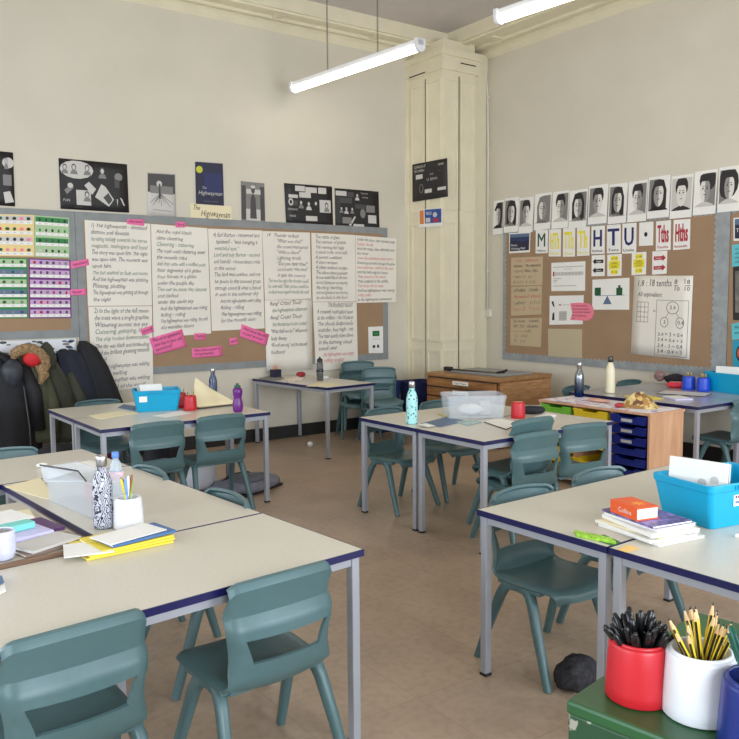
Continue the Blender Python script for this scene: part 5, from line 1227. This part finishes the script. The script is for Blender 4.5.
mb = MB().tube([(0, 0, .005), (d2.x*.9, d2.y*.9, .005)], .004, PYEL, 6); mb.tube([(d2.x*.9, d2.y*.9, .005), (d2.x, d2.y, .005)], [.004, .0006], WT, 6); tag(mb.build('pencil', loc=(a_.x, a_.y, H+G)), 'single pencil lying loose to the left of the large clear box', 'pencil')

# ---- low unit of coloured trays
ZU = .69
t = thing('tray_unit', 'beech storage unit with green, yellow and navy trays behind the middle tables', 'storage unit', (5.21, 3.69, 0), 0)
Lu, Du = 1.11, .43; colsY = [(.018, .363), (.378, .735), (.750, 1.092)]
MB().box((Du/2, .009, ZU/2+.02), (Du, .018, ZU-.08), BEECH).build('side_panel', t); MB().box((Du/2, Lu-.009, ZU/2+.02), (Du, .018, ZU-.08), BEECH).build('side_panel', t)
for y in (.3705, .7425): MB().box((Du/2+.01, y, ZU/2+.02), (Du-.02, .015, ZU-.08), BEECH).build('divider', t)
MB().box((Du/2, Lu/2, ZU-.0095), (Du+.016, Lu+.016, .019), BEECH, bev=.003).build('top_panel', t); MB().box((Du/2, Lu/2, .051), (Du, Lu-.04, .018), BEECH).build('base_panel', t); MB().box((Du-.006, Lu/2, ZU/2+.02), (.006, Lu-.04, ZU-.1), BEECH).build('back_panel', t)
for x in (.05, Du-.05):
    for y in (.06, Lu-.06): MB().lathe([(.02, 0), (.022, .01), (.022, .03), (.012, .042)], FOOT, c=(x, y, 0), n=12).build('castor', t)
def tray(par, y0, y1, z, m, cm=None, lab=None):
    b = MB(); w = y1-y0-.012; yc = (y0+y1)/2; hh = .066
    P = []      # front shaped like a shallow tray with a dipped grip in the middle
    top = [(-w/2, hh), (-w/4, hh), (-w/5, hh-.016), (w/5, hh-.016), (w/4, hh), (w/2, hh)]
    b.prism([(-.012, yc-w/2+.008, z)] + [(-.012, yc+a, z+h_) for a, h_ in top] + [(-.012, yc+w/2-.008, z)], (.006, 0, 0), m)
    b.prism([(-.022, yc+a, z+h_) for a, h_ in top] + [(-.022, yc+a, z+h_-.010) for a, h_ in top[::-1]], (.012, 0, 0), m)
    b.box((Du/2-.03, yc, z+.004), (Du-.07, w-.02, .005), m)
    for s in (-1, 1): b.box((Du/2-.03, yc+s*(w/2-.009), z+.03), (Du-.07, .004, .055), m); 
    b.box((Du-.075, yc, z+.03), (.004, w-.02, .055), m)
    o = b.build('tray', par); o['label'] = lab
    if cm: MB().box((-.0135, yc+.01, z+.028), (.002, .1, .028), cm).build('name_label', o)
    return o
CTN = ['navy', 'yellow', 'lime green']
for ci, (y0, y1) in enumerate(colsY):
    for r_ in range(7):
        z = ZU-.019-.082*(r_+1)+.004
        if z < .065: break
        mm = (NAVYPL, YELPL, GRNPL if r_ < 1 else YELPL)[ci]
        if ci == 1 and r_ == 2: mm = NAVYPL
        if ci == 1 and r_ == 4: continue
        tray(t, y0, y1, z, mm, LGREY if ci == 0 and r_ < 3 else None, {NAVYPL: 'navy', YELPL: 'yellow', GRNPL: 'lime green'}[mm] + ' plastic tray')
LIN = mat('patterned_lining_paper', (226, 214, 220), .7)
def blot(m, cols, sc):
    nt = m.node_tree; b = nt.nodes['Principled BSDF']; tc = nt.nodes.new('ShaderNodeTexCoord'); v = nt.nodes.new('ShaderNodeTexVoronoi'); v.inputs['Scale'].default_value = sc
    s = nt.nodes.new('ShaderNodeSeparateColor'); cr = nt.nodes.new('ShaderNodeValToRGB'); cr.color_ramp.interpolation = 'CONSTANT'; e = cr.color_ramp.elements
    for k, c in enumerate(cols):
        q = e[k] if k < 2 else e.new(k/len(cols)); q.position = k/len(cols); q.color = (*[lin(x) for x in c], 1)
    nt.links.new(tc.outputs['Object'], v.inputs['Vector']); nt.links.new(v.outputs['Color'], s.inputs[0]); nt.links.new(s.outputs[0], cr.inputs[0]); nt.links.new(cr.outputs[0], b.inputs['Base Color'])
blot(LIN, [(232, 228, 232), (236, 230, 228), (226, 190, 205), (230, 228, 236), (180, 170, 200), (238, 234, 232)], 22)
tag(MB().box((0, 0, .001), (.42, 1.08, .002), LIN).build('lining_paper', loc=(5.21+Du/2, 3.69+Lu/2, ZU+G)), 'white paper with pink and lilac patches covering the top of the tray unit', 'paper')
GOLD = mat('gold_patterned_cloth', (190, 160, 90), .6); blot(GOLD, [(206, 178, 110), (150, 110, 60), (216, 196, 140), (176, 130, 70), (110, 70, 50)], 34)
p = at(647, 405, 2, ZU)
mb = MB(); vs = []; fs = []; N_ = 14
for i in range(N_+1):
    for j in range(N_+1):
        u, v = i/N_*2-1, j/N_*2-1; x, y = u*.145*(1-.12*v*v), v*.11*(1-.12*u*u); rr_ = max(abs(u), abs(v)); h_ = .125*(1-rr_**1.6)*(1-.25*u) + .010*math.sin(9*u+4*v)*(1-rr_)
        vs.append((x, y, max(.004, h_)))
fs = [(i*(N_+1)+j, i*(N_+1)+j+1, (i+1)*(N_+1)+j+1, (i+1)*(N_+1)+j) for i in range(N_) for j in range(N_)]
nb = len(vs); bd = [i*(N_+1) for i in range(N_+1)]+[N_*(N_+1)+j for j in range(1, N_+1)]+[i*(N_+1)+N_ for i in range(N_-1, -1, -1)]+[j for j in range(N_-1, 0, -1)]
vs += [(vs[k][0], vs[k][1], 0) for k in bd]; nn = len(bd); fs += [(bd[k], nb+k, nb+(k+1) % nn, bd[(k+1) % nn]) for k in range(nn)]+[tuple(nb+k for k in range(nn))]
mb.add(vs, fs, GOLD, True); mb.build('cloth_pouch', loc=(5.44, p.y-.06, ZU+.0045), rotz=-1.1); tag(COL.objects['cloth_pouch'], 'gold and brown patterned cloth pouch heaped on the tray unit', 'pouch')
p = at(626, 407, 2, ZU); tag(MB().blob((0, 0, .018), (.05, .035, .018), REDP, 12, 6, amp=.1, seed=1).build('red_purse', loc=(5.31, p.y-.0, ZU+.0045)), 'small dark red purse beside the gold cloth pouch', 'purse')
p = at(602, 402, 2, ZU); tag(MB().blob((0, 0, .015), (.05, .12, .014), mat('peach_fabric', (220, 170, 150), .7), 12, 6, amp=.1, seed=5).build('pencil_case', loc=(5.44, p.y, ZU+.0045)), 'flat peach pencil case on the middle of the tray unit', 'pencil case')

# ---- back right tables
def s2(*a, **k): return slab(*a, **k)
XR = 7.0
slab('paper_folder', 'yellow card folder in front of the cream flask', 'folder', rect4(5.86, 4.22, 1.25, .27, .20), .006, YF, z=H, raw=True)
slab('exercise_book', 'white book with a blue edge behind the gold cloth pouch', 'book', rect4(6.02, 4.00, 1.1, .22, .16), .012, WHITE, z=H, raw=True, edge=LIL)
slab('paper_folder', 'dark backed grey paper folder in the middle of the grey-topped tables', 'folder', rect4(6.36, 4.16, 1.9, .40, .26), .005, mat('pale_grey_card', (206, 204, 200), .6), z=H, raw=True, edge=BLACK)
for px, lab in (((690.5, 389.5), 'left one of two bright blue pots before the cyan tub at the back right'), ((705, 391), 'right one of two bright blue pots before the cyan tub at the back right')):
    p = Zp(*px); p = Vector((p.x-.03, p.y+.0, H+G)); pot(p, mat('bright_blue_plastic', (34, 74, 200), .35), lab, r=.060, h=.125)
    for k in range(5):
        o = dup(bpy.data.objects['pencil']) if k % 2 else dup(bpy.data.objects['felt_pen.%03d' % 0] if 'felt_pen.000' in bpy.data.objects else bpy.data.objects['pencil'])
        o.location = (p.x+.015*math.cos(1.3*k), p.y+.015*math.sin(1.3*k), p.z+.008); o.rotation_euler = (.14*math.sin(1.3*k+1), .14*math.cos(1.3*k+2), 0)
        w_ = lab.split()[0]; o['label'] = 'pencil standing in the %s bright blue pot at the back right' % w_; o['group'] = 'pencils in the %s blue pot' % w_
tub('storage_tub', 'cyan plastic tub with a white pad on the grey-topped table at the right edge', (6.815, 3.955, H+G), rad(80), .46, .28, .175, TUBB)
upright('writing_pad', 'white pad with a scribbled circle standing in the back right cyan tub', 'pad', (6.76, 4.12), (6.82, 3.80), .215, (.02, .0), .01, WHITE, marks=3)
p = Zp(679, 386.5); t = thing('pencil_case', 'small bright red pencil case next to the bright blue pots', 'pencil case', (6.72, 4.47, H+G), -1.1)
MB().blob((0, 0, .028), (.10, .045, .028), mat('bright_red_fabric', (220, 50, 66), .6), 14, 8, pw=.75).build('case_body', t); MB().box((0, 0, .0565), (.14, .006, .003), STEEL).build('zip', t)
FUR = mat('dark_plush', (40, 34, 44), .95, var=.4, scale=40, bump=.8, bscale=90)
tag(MB().blob((0, 0, .055), (.12, .07, .055), FUR, 16, 10, amp=.12, seed=8).build('woolly_hat', loc=(6.90, 4.60, H+G), rotz=-1.2), 'dark woolly hat behind the bright red pencil case', 'hat')
tag(MB().blob((0, 0, .055), (.055, .055, .055), mat('brown_fur', (150, 120, 116), .95, var=.3, scale=50, bump=.8, bscale=90), 14, 10, amp=.08, seed=9).build('fur_pompom', loc=(6.86, 4.76, H+.03)), 'mauve brown furry pompom beside the dark woolly hat', 'pompom')

# ---- flat file drawer chest and paper trimmer
t = thing('drawer_chest', 'old oak plan chest with wide shallow drawers in the right corner', 'chest of drawers', (5.83, 5.94, 0), rad(3))
Lc_, Dc_, Hc_ = 1.09, .84, .735
MB().box((Dc_/2+.01, Lc_/2, Hc_/2-.01), (Dc_-.02, Lc_, Hc_-.05), DOAK).build('carcass', t); MB().box((Dc_/2, Lc_/2, Hc_-.0175), (Dc_+.02, Lc_+.02, .035), wood('light_oak_top', (176, 134, 88), (146, 104, 62), (10, 1, 8)), bev=.004).build('top', t)
MB().box((Dc_/2+.01, -.004, Hc_/2-.02), (Dc_-.04, .008, Hc_-.06), OAK).build('end_panel', t)
PLQ = mat('label_card_white', (228, 224, 216), .6)
for k in range(6):
    z = Hc_-.045-.105*(k+1)+.008
    d = MB().box((-.006, Lc_/2, z+.044), (.016, Lc_-.04, .086), DOAK, bev=.003).build('drawer', t)
    g = MB(); g.box((-.001, Lc_/2, z+.094), (.01, Lc_-.04, .010), DK); g.build('drawer_gap', t)
    MB().box((-.019, Lc_/2-.02, z+.020), (.012, .10, .014), mat('dull_brass', (120, 96, 60), .4, metal=.7), bev=.003).build('handle', d)
    if k < 2:
        F = Flat([(-.0175, Lc_*.60, z+.076), (-.0175, Lc_*.38, z+.076), (-.0175, Lc_*.38, z+.034), (-.0175, Lc_*.60, z+.034)], NR).sheet(PLQ)
        F.text(('Sugar Paper', 'White Card')[k], .12, .72, .4, BLACK, w=.76); F.done('label_card', parent=d)
t = thing('paper_trimmer', 'large grey paper trimmer with a black handle on the oak plan chest', 'paper trimmer', (6.24, 6.50, Hc_+G), rad(3))
MB().box((0, 0, .009), (.50, .80, .018), mat('trimmer_bed_grey', (150, 154, 154), .4), bev=.004).build('bed', t)
b = MB(); b.tube([(-.262, .40, .032), (-.262, -.36, .040)], (.008, .012) and .010, mat('trimmer_arm', (96, 92, 84), .35, metal=.7), 8, sq=.5); b.build('blade_arm', t)
MB().tube([(-.262, -.36, .042), (-.268, -.46, .060), (-.272, -.50, .080)], [.012, .016, .013], FOOT, 8).build('handle', t)
MB().box((-.25, .395, .034), (.07, .09, .045), FOOT, bev=.008).build('pivot', t); MB().box((.10, -.02, .0205), (.012, .74, .004), STEEL).build('paper_guide', t)

# ---- navy bins in the corner
NVF = mat('navy_fabric', (24, 38, 86), .7, var=.1, scale=8)
for x, y, rz_, hh, lab in ((5.60, 7.66, .1, .60, 'left one of the two open navy storage bins in the corner'), (5.98, 7.44, -.12, .59, 'right one of the two open navy storage bins, beside the plan chest')):
    q = tub('storage_bin', lab, (x, y, 0), rz_, .34, .34, hh, NVF, tp=.82, cat='bin', ribs=False); 

# ---- things on the floor
p = Zp(310, 446.5, 0); tag(MB().blob((0, 0, .028), (.03, .028, .028), WHITE, 10, 7, amp=.2, seed=11).build('paper_ball', loc=(p.x, p.y, 0.0)), 'small white paper ball lying on the bare floor', 'paper ball')
GBK = mat('grey_bag_fabric', (120, 122, 134), .8, var=.12, scale=20)
t = thing('backpack', 'grey backpack lying flat on the floor under the violet bottle', 'bag', (2.98, 5.98, 0), rad(25))
b = MB(); b.blob((0, 0, .055), (.30, .22, .055), GBK, 18, 10, amp=.05, seed=3, pw=.72, flat=-.053); b.build('bag_body', t); b = MB(); b.blob((-.04, -.06, .10), (.17, .11, .03), mat('darker_grey_fabric', (96, 98, 110), .8), 14, 8, pw=.75); b.build('front_pocket', t)
for s_ in (-.07, .09): MB().tube([(-.2, s_, .095), (-.05, s_+.02, .128), (.12, s_+.01, .118), (.24, s_, .06)], [(.018, .004)]*4, BLACK, 6).build('strap', t)
MB().box((0, 0, .012), (.52, .36, .020), BLACK, bev=.008).build('base_panel', t)
tag(MB().blob((0, 0, .14), (.17, .12, .14), mat('white_carrier_bag', (206, 208, 214), .45, var=.05, scale=8), 14, 10, amp=.14, seed=14, pw=.85, flat=-.138).build('carrier_bag', loc=(2.62, 6.16, 0), rotz=.3), 'white carrier bag standing on the floor behind the right far left chair', 'bag')
DKF = mat('black_bag_fabric', (32, 32, 38), .8, var=.2, scale=18)
for x, y, sx, sy, sz, m_, lab, sd in ((1.75, 7.10, .24, .17, .18, DKF, 'black bag on the floor under the coats at the left', 1), (2.10, 7.22, .16, .14, .20, mat('dark_red_bag', (130, 30, 44), .8), 'dark red bag on the floor under the coats', 2), (2.75, 7.3, .22, .16, .16, DKF, 'black bag on the floor under the far end of the far left tables', 4), (2.33, 6.30, .10, .12, .22, DKF, 'narrow black bag standing under the far left tables', 5), (2.35, 7.42, .17, .14, .15, GBK, 'grey bag against the left wall below the coats', 6)):
    tag(MB().blob((0, 0, sz), (sx, sy, sz), m_, 16, 10, amp=.1, seed=sd, pw=.8, flat=-sz+.002).build('school_bag', loc=(x, y, 0), rotz=sd), lab, 'bag')

# ---- coat rail and coats
RAILP = mat('white_rail_paint', (222, 224, 228), .5)
t = thing('coat_rail', 'white patterned coat rail under the far left notice board', 'coat rail', (0, 0, 0))
m = MB(); m.box((1.28, YC-.012, 1.131), (1.775, .022, .165), RAILP); rnd = random.Random(5)
m.build('rail_board', t); m = MB()
for k in range(46):
    x = 1.0+1.14*rnd.random(); z = 1.065+.135*rnd.random(); s = .012+.012*rnd.random()
    m.prism([(x+s*1.6*math.cos(a), YC-.0236, z+s*.6*math.sin(a)) for a in [PI*2*j/7 for j in range(7)]], (0, -.0006, 0), [SLATE, GREYP, DGREY][k % 3])
m.build('rail_pattern', t)
for k in range(6):
    x = .62+.29*k; MB().tube([(x, YC-.024, 1.10), (x, YC-.07, 1.095), (x, YC-.085, 1.12)], .007, STEEL, 7).build('coat_hook', t)
def coat(label, rows, m, seed, hood=None, sleeves=(), fold=.018, cat='coat', extra=None, yb=YC-.03):
    """rows: (z, centre x, half width, depth); the back stays close to the wall"""
    t = thing('hanging_coat', label, cat, (rows[0][1], yb, 0)); ox = rows[0][1]; rnd = random.Random(seed)
    n = 30; b = MB(); vs = []; fs = []; ph = rnd.uniform(0, 6)
    fine = []
    for i in range(len(rows)-1):
        for s in range(4): f = s/4; f2 = f*f*(3-2*f) if 0 else f; fine.append([rows[i][k]*(1-f2)+rows[i+1][k]*f2 for k in range(4)])
    fine.append(list(rows[-1]))
    for i, (z, cx, hw_, dp) in enumerate(fine):
        for k in range(n):
            a = 2*PI*k/n; g_ = 1+fold/max(dp, .04)*(math.sin(5*a+ph+z*3)+.6*math.sin(9*a+z*5+ph*2))*(0 if i == 0 else 1)
            x = cx-ox+hw_*math.cos(a)*(1+.04*math.sin(7*a+ph+z*6)); y = -dp/2+dp/2*math.sin(a)*g_
            vs.append((x, min(-.002, y), z))
    for i in range(len(fine)-1):
        for k in range(n): fs.append((i*n+k, i*n+(k+1) % n, (i+1)*n+(k+1) % n, (i+1)*n+k))
    fs.append(tuple(range(n))); fs.append(tuple((len(fine)-1)*n+k for k in range(n))[::-1])
    b.add(vs, fs, m, True); b.build('coat_body', t)
    for sl in sleeves: s_ = MB(); s_.tube([(p[0]-ox, -p[1], p[2]) for p in sl[0]], sl[1], m, 12); s_.build('sleeve', t)
    if hood: hood(t, ox)
    if extra: extra(t, ox)
    return t
PUF = mat('black_puffer_nylon', (19, 20, 25), .7, var=.2, scale=12)
OLV = mat('olive_cotton', (72, 74, 54), .85, var=.1, scale=12)
OLV2 = mat('dark_olive_cotton', (58, 60, 48), .85, var=.1, scale=12)
NVC = mat('navy_coat_cloth', (26, 30, 46), .8, var=.12, scale=10)
BKC = mat('black_coat_cloth', (22, 23, 28), .8, var=.15, scale=10)
FURB = mat('tan_fur', (150, 122, 88), .95, var=.45, scale=60, bump=1, bscale=120)
REDL = mat('red_lining', (206, 36, 40), .7)
def hoodP(t, ox):
    MB().blob((1.54-ox, -.20, .93), (.10, .075, .13), mat('quilted_dark_grey', (50, 54, 62), .5, var=.25, scale=20), 16, 10, amp=.10, seed=2).build('hood', t)
    MB().tube([(1.40-ox, -.08, 1.15), (1.47-ox, -.17, 1.08), (1.55-ox, -.20, 1.0)], .022, BKC, 8).build('hood_loop', t)
    MB().tube([(1.62-ox, -.262, .82), (1.65-ox, -.275, .45), (1.66-ox, -.265, .10)], .006, DGREY, 6).build('zip', t)
coat('black padded coat, largest and leftmost of the coats on the rail', [(1.13, 1.42, .05, .06), (1.04, 1.45, .20, .16), (.90, 1.48, .25, .22), (.6, 1.50, .27, .26), (.3, 1.51, .27, .26), (.06, 1.52, .26, .24)], PUF, 1, hood=hoodP,
     sleeves=[([(1.28, .16, .98), (1.24, .26, .7), (1.26, .28, .42)], [.06, .07, .055]), ([(1.64, .14, 1.0), (1.72, .2, .75), (1.75, .22, .40)], [.055, .07, .05])])
def hoodF(t, ox):
    f = MB(); pts = []
    for k in range(9): a = PI*.98-k/8*PI*1.15; pts.append((1.68-ox+.125*math.cos(a)+.03*(k/8), -.20, 1.055+.115*math.sin(a)-.02*k/8*3))
    f.tube(pts, [.03, .045, .05, .05, .05, .05, .05, .045, .03], FURB, 12); 
    for i in range(len(f.v)): q = f.v[i]; s_ = math.sin(q.x*190+q.z*230)*.008; f.v[i] = q+Vector((s_, s_*.7, -s_))
    f.build('fur_trim', t); MB().blob((1.72-ox, -.195, 1.065), (.085, .05, .085), REDL, 14, 8, amp=.06, seed=3).build('hood_lining', t)
    MB().tube([(1.78-ox, -.2, 1.0), (1.81-ox, -.21, .90), (1.77-ox, -.22, .82)], [.05, .05, .02], FURB, 10).build('fur_trim', t)
coat('olive coat with a fur-trimmed hood and red lining on the rail', [(1.15, 1.70, .05, .06), (1.03, 1.72, .12, .16), (.8, 1.77, .14, .20), (.5, 1.80, .16, .22), (.28, 1.80, .16, .22)], OLV, 2, hood=hoodF, sleeves=[([(1.83, .12, .9), (1.88, .2, .62), (1.88, .2, .36)], [.045, .055, .045])])
def hoodO(t, ox): MB().lathe([(.075, 0), (.085, .06), (.075, .14), (.05, .21), (.012, .25)], OLV2, c=(1.86-ox, -.13, .95), n=14, ex=.7).build('hood', t)
coat('plain olive coat with a pointed hood beside the fur-trimmed one', [(1.15, 1.86, .03, .05), (1.0, 1.89, .08, .14), (.8, 1.96, .12, .16), (.55, 2.02, .16, .18), (.25, 2.04, .16, .18)], OLV2, 3, hood=hoodO, sleeves=[([(2.06, .12, .9), (2.14, .17, .66), (2.19, .18, .45)], [.04, .05, .042])])
coat('navy coat hanging between the olive coats and the black one', [(1.115, 2.06, .06, .05), (1.08, 2.08, .12, .12), (.9, 2.13, .15, .15), (.7, 2.20, .17, .17), (.5, 2.24, .18, .17), (.25, 2.24, .17, .16)], NVC, 4)
coat('black coat slanting down to the right at the end of the rail', [(1.19, 2.22, .035, .05), (1.13, 2.25, .09, .11), (.95, 2.31, .12, .15), (.75, 2.37, .135, .16), (.56, 2.42, .15, .17), (.30, 2.43, .16, .16)], BKC, 6)

clean(None)
v = SC.view_settings; v.view_transform = 'Standard'; v.look = 'None'; v.gamma = 1; v.use_curve_mapping = False
v.exposure = 0.1
